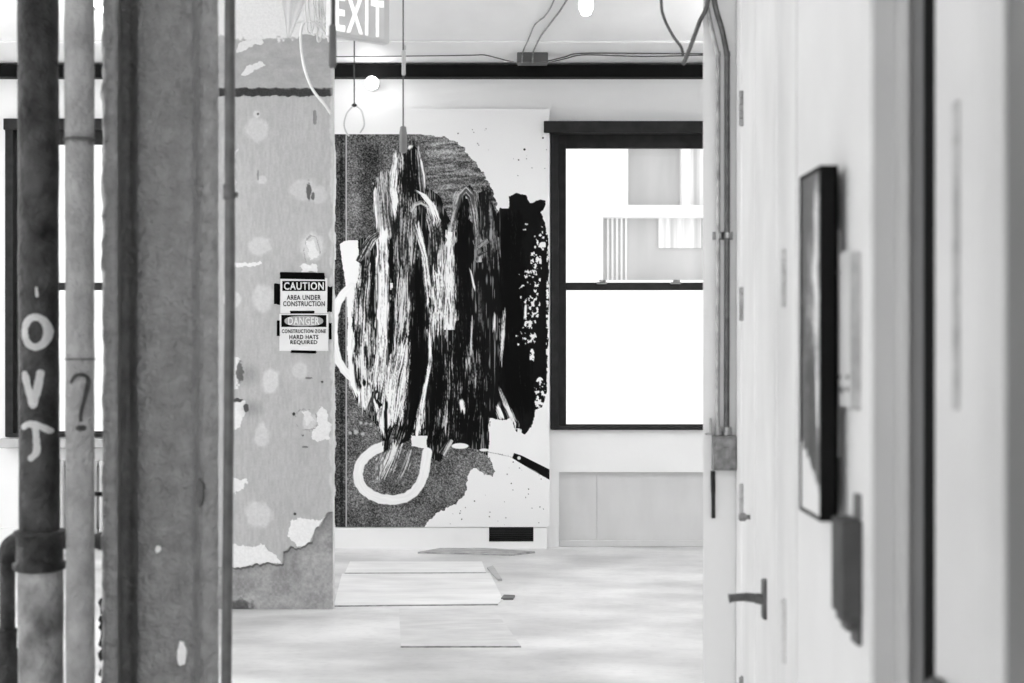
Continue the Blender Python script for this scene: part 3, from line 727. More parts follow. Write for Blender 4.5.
# ------------------------------------------------------------------ floor patches
def floor_slab(pts, z, name, m, label):
    """thin board with a dark caulked joint along its nearer edge"""
    o_ = empty(name, (pts[0][0], pts[0][1], 0), label, 'floor panel')
    b = BM(); prism(b, pts, 0.0, z); obj('board', b, m, o_)
    (x0, y0), (x1, y1) = pts[0], pts[1]; b = BM(); prism(b, [(x0, y0 - .022), (x1, y1 - .022), (x1, y1), (x0, y0)], 0.0, .003); obj('joint', b, m_joint, o_)
m_joint = mat('dark_joint', .30, .62, .7, 30)
def fd(y): return F * EYE / (y - 341.5)
def fp(x, y): d = fd(y); return (PX(x, d), d)
m_slab = mat('white_floor_panel', .88, .96, .4, 3.0, stretch=(1, 3, 1), bump=.05)
m_slab2 = mat('grey_floor_panel', .80, .88, .45, 5.0, stretch=(1, 3, 1), bump=.05)
floor_slab([fp(334, 606), fp(498, 604.5), fp(503, 600), fp(490, 574), fp(342, 574.5)], .006, 'floor_panel', m_slab, 'white panel laid on the floor at the foot of the pier, nearer of the two by the painting')
floor_slab([fp(345, 573.2), fp(486, 572.8), fp(482, 562), fp(350, 562)], .004, 'floor_panel', m_slab, 'narrow white panel on the floor just below the painting')
floor_slab([fp(401, 646.5), fp(521, 646.5), fp(494, 609), fp(399, 609)], .003, 'floor_panel', m_slab2, 'greyish panel set in the floor in front of the white ones')
def chip(pts, name, lab, m):
    b = BM(); prism(b, [fp(*p) for p in pts], 0.0, .012); return tag(obj(name, b, m), lab, 'debris')
chip([(501, 600), (513, 600), (515, 597), (504, 596.5)], 'wood_chip', 'dark sliver at the near right corner of the white floor panel', mat('dark_sliver', .25, .45))
chip([(487, 569), (498, 581), (502, 581), (493, 567)], 'wood_chip', 'pale grey sliver at the far right corner of the white floor panel', mat('pale_sliver', .62, .75))
m_smear = mat('grey_floor_smear', .52, .75, .6, 30.0, stretch=(.4, 1, 1))
chip([(418, 553.5), (440, 549.5), (488, 549.5), (535, 553), (510, 556), (470, 554.5)], 'dust_ridge', 'low ridge of grey dust along the foot of the plinth', m_smear)

# ------------------------------------------------------------------ foreground left: column and pipes
DC = 3.7
k = DC / F          # metres per frame pixel at that distance
Z0, Z1 = 0.0, H
def column():
    # steel stanchion thick with paint: a channel section open towards the camera
    prof = [(103, -.02), (103.5, -.115), (106, -.125), (114, -.125), (117.5, -.115), (119, -.04), (121.5, .04), (128, .055), (133, .04), (138, .008), (146, 0), (160, .0), (185, 0), (192, -.006), (197, -.035), (200, -.06), (204, -.07), (212, -.066), (217, -.058), (218.5, -.045), (214, -.03), (206, .05), (108, .05)]
    d0 = DC + .10
    den = []
    for i in range(len(prof)):
        a, c = prof[i], prof[(i + 1) % len(prof)]
        n = max(1, int(math.hypot((a[0] - c[0]) * k, a[1] - c[1]) / .004)) if i < len(prof) - 3 else 4
        for j in range(n):
            t = j / n; den.append((a[0] + (c[0] - a[0]) * t, a[1] + (c[1] - a[1]) * t))
    pts = [((px - 512) / F * (d0 + dy), d0 + dy) for px, dy in den]
    b = BM(); nz = 420; rows = []
    zlo, zhi = .35, 2.75
    zs = [Z0] + [zlo + (zhi - zlo) * i / nz for i in range(nz + 1)] + [Z1]
    ctr = Vector((sum(p[0] for p in pts) / len(pts), d0, 0))
    for z in zs:
        row = []
        for (x, y), (px, dy) in zip(pts, den):
            q = Vector((x, y, z))
            a = mnoise.fractal(q * 9, 1.0, 2.0, 4) * .0045 + mnoise.fractal(q * 38, 1.0, 2.0, 3) * .0024
            e = max(0, 1 - abs(px - 103.5) / 3) + max(0, 1 - abs(px - 218) / 2) * .5
            lump = e * max(0, mnoise.noise(Vector((3.1, 0, z * 22))) + .1) * .010
            q.y -= a; q.x += (-lump if px < 150 else lump * .5) + a * .5 * (1 if px > 200 else (-1 if px < 110 else 0))
            row.append(b.verts.new(q))
        rows.append(row)
    n = len(pts)
    for r0, r1 in zip(rows, rows[1:]):
        for i in range(n): b.faces.new((r0[i], r0[(i + 1) % n], r1[(i + 1) % n], r1[i]))
    b.faces.new(rows[0][::-1]); b.faces.new(rows[-1])
    o = obj('steel_column', b, m_col, smooth=True)
    tag(o, 'thick grey painted steel column, the widest upright in the left foreground', 'column')
    # raised scars and chips of bare paint
    for (px, py, rx, ry, m) in ((181, 655, 4.5, 13, m_spray), (157, 550, 2.8, 3.4, m_spray), (205, 489, 3.2, 15, m_dspray)):
        bb = BM(); x = PX(px, DC + .08); z = PZ(py, DC + .08); yy = DC + .092 if px < 195 else DC + .02
        n_ = 22; vs = []
        for i in range(n_):
            t = 2 * math.pi * i / n_; rr = 1 + .35 * mnoise.noise(Vector((math.cos(t) * 1.7, math.sin(t) * 1.7, px)))
            vs.append((x + math.cos(t) * rx * k * rr, z + math.sin(t) * ry * k * rr))
        a = [bb.verts.new((u, yy - .004, v_)) for u, v_ in vs]; c_ = [bb.verts.new((u, yy + .008, v_)) for u, v_ in vs]
        bb.faces.new(a); bb.faces.new(c_[::-1])
        for i in range(n_): bb.faces.new((a[i], a[(i + 1) % n_], c_[(i + 1) % n_], c_[i]))
        obj('paint_chip', bb, m, o)
column()

def vpipe(px0, px1, r_px, py0, py1, d, n=80, wob=.0015, wf=12, seg=36, sd=0):
    """upright pipe: px0 at py0 (upper) to px1 at py1 (lower)"""
    z0, z1 = PZ(py0, d), PZ(py1, d)
    return straight((PX(px0, d), d, z0), (PX(px1, d), d, z1), n), r_px * d / F
DQ = 3.68
zc_top = H
# big cast iron stack
sp = empty('soil_pipe', (PX(40, DQ), DQ, 0), 'thick dark iron stack pipe with sprayed letters O V J, leftmost tall pipe', 'pipe')
kp = DQ / F
def pyz(z, d): return 341.5 - (z - EYE) / d * F
b = BM(); tube(b, straight((PX(36.6, DQ), DQ, H), (PX(39.6, DQ), DQ, PZ(536, DQ)), 120), 19.7 * kp, 40, .0018, 14); up = obj('upper_pipe', b, m_iron, sp, True)
b = BM(); tube(b, straight((PX(40.8, DQ), DQ, PZ(566, DQ)), (PX(41.2, DQ), DQ, 0), 60), 21.8 * kp, 40, .002, 12); obj('lower_pipe', b, m_iron2, sp, True)
b = BM(); c0 = (PX(39.8, DQ), DQ, PZ(550, DQ)); u = kp
lathe(b, c0, [(19.5 * u, 21 * u), (24 * u, 20 * u), (25.6 * u, 18.5 * u), (25.6 * u, 16 * u), (22.6 * u, 14 * u), (22.6 * u, -11 * u), (26.2 * u, -12.5 * u), (26.4 * u, -17 * u), (24 * u, -19.5 * u), (21 * u, -20.5 * u)], 40)
obj('hub_coupling', b, m_iron, sp, True)
def on_pipe(px, py, cx, r, d, off=.0012):
    """point on the camera side of an upright pipe"""
    df = d - r * .9; x = PX(px, df); xc = PX(cx, d); s = max(-.98, min(.98, (x - xc) / r)); y = d - math.sqrt(1 - s * s) * r
    return Vector((xc + s * (r + off), y - off, PZ(py, df)))
def paint_line(parent, name, strokes, cx, rpx, d, wpx, m):
    b = BM()
    for pts in strokes:
        p3 = smooth_path([(p[0], p[1], 0) for p in pts], 8)
        q = [on_pipe(p.x, p.y, cx, rpx * d / F, d, .0005) for p in p3]
        ww = [wpx * d / F * (1 + .25 * mnoise.noise(Vector((p.x * .2, p.y * .2, 1)))) for p in p3]
        # flat ribbon of paint hugging the pipe
        n = len(q); rows = []
        for i in range(n):
            t = (p3[min(i + 1, n - 1)] - p3[max(i - 1, 0)]).normalized(); nn = Vector((-t.y, t.x, 0))
            row = []
            for j in range(-3, 4):
                o_ = nn * (ww[i] / d * F) * j / 3
                row.append(b.verts.new(on_pipe(p3[i].x + o_.x, p3[i].y + o_.y, cx, rpx * d / F, d, .0022)))
            rows.append(row)
        for r0, r1 in zip(rows, rows[1:]):
            for j in range(6): b.faces.new((r0[j], r0[j + 1], r1[j + 1], r1[j]))
        for end in (0, -1):      # rounded ends
            c = p3[end]; R_ = ww[end] / d * F; cv = b.verts.new(on_pipe(c.x, c.y, cx, rpx * d / F, d, .0023))
            fan = [b.verts.new(on_pipe(c.x + R_ * math.cos(a), c.y + R_ * math.sin(a), cx, rpx * d / F, d, .0022)) for a in [2 * math.pi * q_ / 14 for q_ in range(14)]]
            for q_ in range(14): b.faces.new((cv, fan[q_], fan[(q_ + 1) % 14]))
    r = bmesh.ops.solidify(b, geom=b.faces[:], thickness=.0008)
    return obj(name, b, m, parent, True)
OO = [(36 + 10.5 * math.sin(t), 332 - 15 * math.cos(t)) for t in [2 * math.pi * i / 14 for i in range(15)]]
tag(paint_line(sp, 'sprayed_letter', [OO], 38.2, 19.7, DQ, 3.6, m_spray), 'white sprayed letter O')
tag(paint_line(sp, 'sprayed_letter', [[(25.5, 374), (29, 388), (33.5, 404)], [(40.5, 373), (38, 388), (34, 405)]], 38.8, 19.7, DQ, 3.6, m_spray), 'white sprayed letter V')
tag(paint_line(sp, 'sprayed_letter', [[(24.5, 427), (30, 424), (40, 426), (48, 431)], [(36, 424), (37, 440), (37, 452), (32, 458)]], 39.2, 19.7, DQ, 3.2, m_spray), 'white sprayed letter J')
tag(paint_line(sp, 'sprayed_mark', [[(37, 288), (37.5, 296)]], 38.4, 19.7, DQ, 1.4, m_spray), 'small white sprayed fleck')

# second, slimmer pipe
DR = 3.62; kr = DR / F
p2 = empty('riser_pipe', (PX(80, DR), DR, 0), 'slim grey painted riser between the dark stack and the wide column', 'pipe')
b = BM(); tube(b, straight((PX(79, DR), DR, H), (PX(79.6, DR), DR, PZ(141, DR)), 60), 14.5 * kr, 36, .0015, 14, sd=5); obj('upper_pipe', b, m_pipe, p2, True)
b = BM(); tube(b, straight((PX(79.6, DR), DR, PZ(141, DR)), (PX(80.8, DR), DR, 0), 140), 14.0 * kr, 36, .0015, 14, sd=9); obj('lower_pipe', b, m_pipe, p2, True)
b = BM(); lathe(b, (PX(79.6, DR), DR, PZ(140, DR)), [(14.4 * kr, -.004), (15.6 * kr, -.003), (15.6 * kr, .003), (14.4 * kr, .004)], 36); obj('joint_ring', b, m_dspray, p2, True)
b = BM(); lathe(b, (PX(80.1, DR), DR, PZ(359, DR)), [(14.3 * kr, -.002), (15.3 * kr, -.001), (15.3 * kr, .001), (14.3 * kr, .002)], 36); obj('joint_ring', b, m_dspray, p2, True)
tag(paint_line(p2, 'painted_mark', [[(72, 382), (76, 376), (83, 375), (87, 380), (85, 395), (81, 414), (81, 420)]], 80.2, 14.0, DR, 1.7, m_dspray), 'dark painted hook mark')
tag(paint_line(p2, 'painted_mark', [[(79, 428), (83, 428)]], 80.2, 14.0, DR, 2.8, m_dspray), 'dark painted dot')

# thin conduit to the right of the column
DT = 3.6; kt = DT / F
p3_ = empty('conduit_pipe', (PX(226, DT), DT, 0), 'thin dark conduit standing just right of the wide grey column', 'pipe')
b = BM(); tube(b, straight((PX(230, DT), DT, H), (PX(230, DT), DT, PZ(300, DT)), 60) + straight((PX(229.9, DT), DT, PZ(312, DT)), (PX(224, DT), DT, 0), 50), 5.2 * kt, 20, .0008, 16); obj('tube', b, m_thin, p3_, True)
b = BM(); x = PX(229.3, DT); lathe(b, (x, DT, PZ(192, DT)), [(4.8 * kt, -.02), (6.2 * kt, -.018), (6.2 * kt, .018), (4.8 * kt, .02)], 20)
lathe(b, (x + 5.5 * kt, DT - .003, PZ(195, DT)), [(.003, 0), (.007, .001), (.007, .008), (.004, .009)], 12, 'X'); obj('coupling', b, m_thin, p3_, True)

# low pipe run behind, with elbow down at the far left
DL = 3.85; kl = DL / F
bp = empty('branch_pipe', (PX(7, DL), DL, 0), 'low dark pipe with an elbow turning down at the left edge', 'pipe')
pth = [P(112, 541, DL), P(60, 541, DL), P(24, 541, DL), P(14, 543, DL), P(8.5, 549, DL), P(7.4, 560, DL), P(7.4, 600, DL), Vector((PX(7.4, DL), DL, 0))]
b = BM(); tube(b, smooth_path(pth, 7), 7.6 * kl, 22, .001, 14); obj('pipe_run', b, m_iron, bp, True)
b = BM(); tube(b, smooth_path([P(26, 541, DL), P(18, 541.5, DL), P(10.5, 547, DL), P(7.4, 557, DL), P(7.4, 562, DL)], 6), 9.6 * kl, 24, .0006, 14); obj('elbow', b, m_iron, bp, True)
b = BM(); lathe(b, (PX(7.4, DL), DL, PZ(640, DL)), [(7.8 * kl, 12 * kl), (10 * kl, 11 * kl), (10 * kl, 8 * kl), (9.2 * kl, 7 * kl), (9.2 * kl, -8 * kl), (10.2 * kl, -9 * kl), (10.6 * kl, -13 * kl), (12 * kl, -14 * kl), (12 * kl, -44 * kl), (8 * kl, -46 * kl)], 24); obj('coupling', b, m_iron, bp, True)
b = BM(); tube(b, [P(99, 541, DL), P(106, 541, DL)], [9.0 * kl, 9.0 * kl], 22); obj('collar', b, m_iron, bp, True)
b = BM(); tube(b, smooth_path([P(82, 494, DR + .08), P(98, 494, DL - .05), P(112, 494, DL - .05)], 3), 2.4 * kl, 14)
tag(obj('cross_rod', b, m_iron, smooth=True), 'thin dark horizontal rod between riser and column above the low pipe', 'rod')
# knotted strap hanging behind
b = BM(); rk = random.Random(9); pts = [P(101.5 + rk.uniform(-1.2, 1.2), 598 + i * 4.2, 3.95) for i in range(26)]
tube(b, pts, [rk.choice((.0015, .002, .006, .009)) for i in range(26)], 10, .004, 40)
tag(obj('hanging_strap', b, m_vent, smooth=True), 'knotted black strap seen low in the gap beside the wide column', 'strap')

# radiator under the left window, seen through the gaps
DRd = D - .14
rd = empty('radiator', (PX(120, DRd), DRd, 0), 'pale column radiator under the left window, seen between the pipes', 'radiator')
for i in range(22):
    px = 44 + i * 6.6; b = BM()
    x = PX(px, DRd)
    for yo in (-.05, .05):
        tube(b, [(x, DRd + yo, .12), (x, DRd + yo, PZ(463, DRd))], .014, 10)
    box(b, x - .017, x + .017, DRd - .06, DRd + .06, .10, .16, .006); box(b, x - .017, x + .017, DRd - .06, DRd + .06, PZ(466, DRd), PZ(460, DRd), .008)
    if i in (0, 21): box(b, x - .014, x + .014, DRd - .04, DRd + .04, 0, .11, .004)
    obj('section', b, m_rad, rd, False)

# ------------------------------------------------------------------ right side: run of door frames and panels seen edge-on
def pp(px, d): return (PX(px, d), d)
TOP = 3.0
HZ = H
b = BM(); prism(b, [pp(703, 5.0), pp(736, 5.0), (1.15, 5.0), (1.15, 5.25), (4.0, 5.25), (4.0, 5.45), (PX(703, 5.45) + .002, 5.45)], 0, HZ); struct('wall_partition', b, m_white)
def door_block(name, pts, m, bev=None):
    b = BM(); prism(b, pts, 0, HZ); return struct(name, b, m)
# far door edge and jamb
jb = door_block('trim_3', [pp(736, 4.995), pp(741, 4.75), pp(742.2, 4.74), pp(748, 4.45), (1.15, 4.45), (1.15, 4.995)], m_trimw)
d1 = door_block('door_1', [pp(748, 4.445), pp(754, 4.2), pp(755.5, 4.19), pp(762, 3.9), (1.15, 3.9), (1.15, 4.445)], m_trimw)
d2 = door_block('door_2', [pp(762, 3.895), pp(776, 3.35), pp(777.5, 3.34), pp(796, 2.75), (1.1, 2.75), (1.1, 3.895)], m_trimw)
t4 = door_block('trim_4', [pp(800, 2.74), pp(797.3, 2.705), (PX(870, 2.1), 2.1), (1.0, 2.1), (1.0, 2.74)], m_trimw)
t5 = door_block('trim_5', [(PX(870, 2.1) + .006, 2.099), (PX(893, 2.1), 2.095), (PX(897, 2.08), 2.055), (PX(903, 2.08), 2.05), (PX(908, 2.1), 2.09), (PX(922, 2.1), 2.095), (PX(923, 2.1), 2.13), (1.0, 2.13), (1.0, 2.1)], mat('grey_jamb_paint', .66, .70, .6, 3))  # white jamb painted grey to stand for its shaded camera side
t5b = door_block('wall_recess', [(PX(923.5, 2.1), 2.10), (1.0, 2.10), (1.0, 2.092), (PX(923.5, 2.1), 2.092)], m_vent)  # flat black slab stands for the shade inside the gap
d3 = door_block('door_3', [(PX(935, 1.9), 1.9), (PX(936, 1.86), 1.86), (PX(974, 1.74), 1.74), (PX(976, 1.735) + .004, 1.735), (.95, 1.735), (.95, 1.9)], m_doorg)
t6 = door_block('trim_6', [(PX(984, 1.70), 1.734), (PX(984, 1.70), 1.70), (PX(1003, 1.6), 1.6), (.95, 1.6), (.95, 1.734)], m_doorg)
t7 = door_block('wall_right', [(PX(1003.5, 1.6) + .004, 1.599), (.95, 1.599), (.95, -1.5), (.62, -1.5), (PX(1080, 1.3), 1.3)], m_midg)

def edge_point(a, c, px):
    """point on the plan line a-c at picture column px"""
    (x0, y0), (x1, y1) = a, c; s = (px - 512) / F
    t = (s * y0 - x0) / ((x1 - x0) - s * (y1 - y0)); return x0 + t * (x1 - x0), y0 + t * (y1 - y0)
def hinge(parent, a, c, px0, px1, py0, py1, m, label=None):
    """butt hinge: knuckle barrel standing proud of the door edge, leaf plate let in behind it"""
    x, y = edge_point(a, c, (px0 + px1) / 2); r = (px1 - px0) * .62 * y / F
    z0, z1 = PZ(py1, y), PZ(py0, y); h = (z1 - z0) / 5; b = BM()
    for q in range(5):
        lathe(b, (x, y - .002, z0 + h * (q + .5)), [(r * .8, -h * .49), (r, -h * .44), (r, h * .44), (r * .8, h * .49)], 16)
    box(b, x - .001, x + .006, y - .01, y + .03, z0 + .002, z1 - .002)
    return tag(obj('hinge', b, m, parent), label)
A1, C1 = pp(736, 4.995), pp(748, 4.45)
m_hinge = mat('hinge_metal', .45, .62, .35, 30, metal=.3)
m_hinge2 = mat('pale_hinge_metal', .60, .72, .4, 30, metal=.2)
for y0, y1, m in ((91, 126, m_hinge), (287, 321, m_hinge), (484, 516, m_hinge2), (677, 712, m_hinge)):
    hinge(jb, A1, C1, 739.5, 745.5, y0, y1, m)
A2, C2 = pp(777.5, 3.34), pp(796, 2.75)
for y0, y1, m in ((249, 308, m_hinge2), (600, 663, mat('faint_hinge_metal', .74, .80, .4, 20))):
    hinge(d2, A2, C2, 782, 790, y0, y1, m)
# small thumb latch on the far jamb
b = BM(); x, y = edge_point(pp(748, 4.445), pp(754, 4.2), 750); z = PZ(517, y)
lathe(b, (x - .035, y, z), [(.008, 0), (.013, .004), (.013, .02), (.007, .024), (.007, .05)], 16, 'X'); obj('thumb_latch', b, m_steel, d1, True)
# lever handle
x, y = edge_point(pp(762, 3.895), pp(776, 3.35), 766.5); hx, hy = x, y
dm = y
b = BM(); box(b, x - .012, x + .006, y - .018, y + .018, PZ(619, dm), PZ(579, dm), .005, 2); hp = obj('handle_plate', b, m_dsteel, d2)
b = BM(); zc = PZ(598, dm); tube(b, smooth_path([(x - .01, y, zc - .004), (x - .03, y, zc), (x - .06, y - .003, zc + .003), (x - .098, y - .005, zc)], 6), [.014] * 6 + [.012] * 6 + [.0105] * 6 + [.013], 16)
obj('lever', b, m_dsteel, hp, True)

# conduits, junction box on the partition end
YW = 5.0
def cpath(px, sh):
    return [P(px + sh[0], -60, YW - .03), P(px + sh[1], 0, YW - .03), P(px + sh[2], 30, YW - .025), P(px, 56, YW - .02), P(px, 66, YW - .018), P(px, 240, YW - .018), P(px - .5, 400, YW - .018), P(px - .5, 436, YW - .018)]
for (px, sh, rr, lab, m) in ((718, (-20, -12, -6), .0075, 'left hand pale conduit rising from the junction box', m_steel), (727, (-20, -13, -5), .0097, 'right hand thicker conduit rising from the junction box', m_dsteel)):
    c = empty('wall_conduit', (PX(px, YW), YW, PZ(436, YW)), lab, 'conduit', 'conduits above the junction box')
    b = BM(); tube(b, smooth_path(cpath(px, sh), 8), rr, 18); obj('tube', b, m, c, True)
    b = BM(); lathe(b, (PX(px, YW), YW - .018, PZ(236, YW)), [(rr, -.01), (rr + .003, -.009), (rr + .003, .009), (rr, .01)], 16); box(b, PX(px, YW) - .02, PX(px, YW) + .02, YW - .005, YW, PZ(240, YW), PZ(232, YW), .001); obj('clamp', b, m_steel, c)
    b = BM(); lathe(b, (PX(px - .5, YW), YW - .018, PZ(431, YW)), [(rr + .001, .016), (rr + .005, .014), (rr + .005, 0), (rr + .007, -.002), (rr + .007, -.012)], 8); obj('connector', b, m_steel, c)
jx = empty('junction_box', P(722.5, 470, YW), 'galvanised steel junction box on the white partition end', 'junction box')
b = BM(); box(b, PX(711.5, YW), PX(735, YW), YW - .045, YW, PZ(469.5, YW), PZ(435, YW), .003, 2); jo = obj('body', b, mat('junction_body', .36, .58, .45, 35, metal=.3), jx)
b = BM(); box(b, PX(713.5, YW), PX(734, YW), YW - .049, YW - .045, PZ(467, YW), PZ(437, YW), .002)
for (a, c) in ((716, 441), (716, 463), (731, 441), (731, 463)): lathe(b, P(a, c, YW - .05), [(.004, 0), (.004, .003)], 10, 'Y')
box(b, PX(720, YW), PX(727, YW), YW - .052, YW - .048, PZ(458, YW), PZ(446, YW), .002)
obj('cover', b, mat('junction_cover', .42, .62, .35, 35, metal=.5), jx)
b = BM(); tube(b, smooth_path([P(712.8, 471, YW - .01), P(713.2, 495, YW - .008), P(713.4, 518, YW - .008)], 5), [.008] * 5 + [.0065] * 5 + [.007], 10); tag(obj('cable_stub', b, m_vent, smooth=True), 'short black cable hanging below the junction box', 'cable')
b = BM(); box(b, PX(709.2, YW), PX(711, YW), YW - .02, YW, PZ(434, YW), PZ(418, YW), .002); box(b, PX(705, YW), PX(711.5, YW), YW - .02, YW, PZ(434.5, YW), PZ(433, YW)); tag(obj('bracket', b, m_hinge2), 'small grey metal bracket at the top left of the junction box', 'bracket')
b = BM(); tube(b, smooth_path([P(711, -60, YW - .05), P(708, 0, YW - .05), P(699.5, 22, YW - .02), P(691, 45, YW + .1), P(683.5, 64, YW + .2)], 7), .0078, 12); tag(obj('slanting_cable', b, m_cable, smooth=True), 'thick dark cable slanting down left from the conduits near the ceiling', 'cable')
b = BM(); tube(b, smooth_path([P(659, -60, 5.2), P(661, 0, 5.2), P(664, 18, 5.2), P(673, 36, 5.2), P(681, 47, 5.2), P(683, 56, 5.2)], 7), .0055, 10); tag(obj('loose_cable', b, m_cable, smooth=True), 'thinner dark cable curving down to meet the slanting one', 'cable')

# framed picture seen from its edge
A4, C4 = pp(797.3, 2.705), (PX(870, 2.1), 2.1)
fr = empty('framed_picture', (.505, 2.34, PZ(522, 2.26)), 'thick black framed picture hung on the white panel at right, seen almost edge-on', 'picture')
fx0, fx1, fy0, fy1 = .4895, .5185, 2.26, 2.425; fz0, fz1 = PZ(522, 2.26), PZ(165, 2.26)
b = BM(); t_ = .006
box(b, fx0, fx1, fy0, fy0 + t_, fz0, fz1, .0015); box(b, fx0, fx1, fy1 - t_, fy1, fz0, fz1, .0015)
box(b, fx0, fx1, fy0 + t_, fy1 - t_, fz0, fz0 + t_, .001); box(b, fx0, fx1, fy0 + t_, fy1 - t_, fz1 - t_, fz1, .001); box(b, fx1 - .006, fx1, fy0, fy1, fz0, fz1)
obj('frame', b, m_black, fr)
b = BM(); box(b, fx1, fx1 + .016, fy0 + .05, fy1 - .04, fz0 + .1, fz1 - .1); obj('wall_cleat', b, m_trimw, fr)
def streak_reflection():  # streaks painted to imitate a grazing reflection of the large painting
    W_, H_ = 90, 260
    U, V = np.meshgrid(np.linspace(0, 60, W_), np.linspace(0, 200, H_))
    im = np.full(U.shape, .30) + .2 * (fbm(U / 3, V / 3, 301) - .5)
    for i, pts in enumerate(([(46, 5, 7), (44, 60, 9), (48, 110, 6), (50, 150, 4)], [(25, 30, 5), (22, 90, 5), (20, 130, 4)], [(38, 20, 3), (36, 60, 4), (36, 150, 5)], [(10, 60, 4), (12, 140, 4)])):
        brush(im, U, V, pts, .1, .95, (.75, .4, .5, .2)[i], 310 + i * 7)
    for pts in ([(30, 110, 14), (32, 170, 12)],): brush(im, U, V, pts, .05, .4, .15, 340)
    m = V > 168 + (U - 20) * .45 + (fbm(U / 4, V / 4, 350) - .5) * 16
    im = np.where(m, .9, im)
    def mp(X, Y, p): return np.stack([np.full(X.shape, fx0 + .003), fy1 - .006 - X / 60 * (fy1 - fy0 - .012), fz1 - .006 - Y / 200 * (fz1 - fz0 - .012)], -1)
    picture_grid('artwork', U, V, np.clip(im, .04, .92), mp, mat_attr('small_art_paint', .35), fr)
streak_reflection()

# white plate with screws, and the dark wall box below
def on4(px): return edge_point(A4, C4, px)
x, y = on4(858); pe = empty('wall_plate', (x, y, PZ(408, y)), 'white plate with dark screws behind the black framed picture', 'plate')
xa, ya = on4(838); b = BM(); prism(b, [(xa + .002, ya), (x + .002, y), (x - .012, y), (xa - .012, ya)], PZ(408, y), PZ(250, y)); obj('plate', b, mat('plate_paint', .80, .86, .4, 5), pe)
xe, ye = on4(861); b = BM(); prism(b, [(xe - .014, ye), (xe + .001, ye), (xe + .001, ye + .012), (xe - .014, ye + .012)], PZ(410, ye), PZ(252, ye)); obj('edge_strip', b, m_hinge2, pe)  # grey strip stands for the shade on the white plate's near side
for (px, py, r) in ((847, 273, .0035), (848, 377, .004), (850, 390, .006), (856, 377, .0035), (856, 389, .0035)):
    xs, ys = on4(px); b = BM(); lathe(b, (xs - .016, ys, PZ(py, ys)), [(r * .6, 0), (r, .002), (r, .006)], 10, 'X'); obj('screw', b, m_thin, pe)
x, y = on4(861); be = empty('wall_box', (x, y, PZ(628, y)), 'dark grey box with ragged lower edge on the panel below the framed picture', 'box')
b = BM(); xl = PX(840, y)
box(b, xl, x + .001, y - .01, y + .06, PZ(616, y), PZ(520, y), .004, 2); obj('body', b, mat('charcoal_box', .20, .25, .6, 20), be)
b = BM()
for (q0, q1, q2) in ((840, 846, 622), (845, 850, 631), (849, 856, 624), (855, 861, 645)): box(b, PX(q0, y), PX(q1, y), y - .008, y + .03, PZ(q2, y), PZ(614, y), .002)
obj('torn_strip', b, mat('charcoal_strip', .24, .36, .6, 30), be)
b = BM(); box(b, PX(856, y), PX(862, y), y - .005, y + .02, PZ(519, y), PZ(494, y), .002); obj('stub', b, m_midg, be)
# door 3 details
b = BM(); xx, yy = edge_point((PX(936, 1.86), 1.86), (PX(974, 1.74), 1.74), 957)
box(b, xx - .004, xx + .003, yy - .010, yy + .010, PZ(410, yy), PZ(101, yy), .002); obj('edge_pull', b, m_hinge2, d3)
b = BM(); xx, yy = edge_point((PX(936, 1.86), 1.86), (PX(974, 1.74), 1.74), 944); lathe(b, (xx - .02, yy, PZ(690, yy)), [(.008, -.004), (.014, 0), (.018, .01), (.014, .018), (.008, .022)], 20, 'X'); obj('door_knob', b, m_dsteel, d3, True)

# ------------------------------------------------------------------ hanging things near the ceiling
def hang(name, px, y_end, d, r, m, label, cat):
    e = empty(name, (PX(px, d), d, H), label, cat)
    b = BM(); tube(b, [(PX(px, d), d, H), (PX(px, d), d, PZ(y_end, d))], r, 10); obj('cord', b, m, e, True); return e
d = 6.2
e = hang('lamp_cord', 403.2, 128, d, .0032, m_cable, 'dark cord hanging from the ceiling with a grey holder, right one', 'cord')
b = BM(); lathe(b, P(403.2, 140, d), [(.004, .062), (.013, .056), (.0165, .03), (.0165, -.03), (.017, -.05), (.010, -.056)], 18); obj('lamp_holder', b, mat('grey_holder', .42, .5), e, True)
b = BM(); lathe(b, P(403.7, 63, d), [(.004, .055), (.009, .05), (.009, -.05), (.004, -.055)], 12); lathe(b, P(405, 48, d), [(.003, .01), (.005, 0), (.003, -.01)], 8); obj('sleeve', b, mat('pale_sleeve', .72, .8), e, True)
e = hang('pull_cord', 354.3, 105, d, .0030, m_cable, 'cord hanging over the left of the painting, ending in a pale loop', 'cord')
b = BM(); lathe(b, P(354.3, 105.5, d), [(.004, .009), (.012, .003), (.012, -.003), (.005, -.006)], 12); obj('bead', b, m_vent, e, True)
b = BM(); tube(b, smooth_path([P(353, 106, d), P(347, 113, d), P(344, 124, d), P(346, 132, d), P(349, 136, d)], 6), .0035, 8)
tube(b, smooth_path([P(356, 106, d), P(361, 110, d), P(363.5, 118, d), P(364, 126, d), P(360, 133, d)], 6), .0035, 8); obj('loop', b, mat('pale_loop', .74, .80, .4), e, True)
d = 4.4
e = empty('hanging_rod', (PX(333, d), d, H), 'blurred dark rod with thick sleeve hanging beside the exit sign', 'rod')
b = BM(); tube(b, [(PX(333.3, d), d, H), P(333.3, 28, d)], .0055, 12); obj('rod', b, m_cable, e, True)
b = BM(); lathe(b, P(332.6, 47, d), [(.005, .07), (.0105, .064), (.0115, .02), (.0125, -.03), (.0125, -.055), (.008, -.066)], 18); obj('sleeve', b, mat('dark_sleeve', .36, .44), e, True)
d = 6.6
e = empty('cable_bundle', P(318, 20, d), 'bundle of thin white cables looped in front of the top of the pier', 'cables')
rs = random.Random(3)
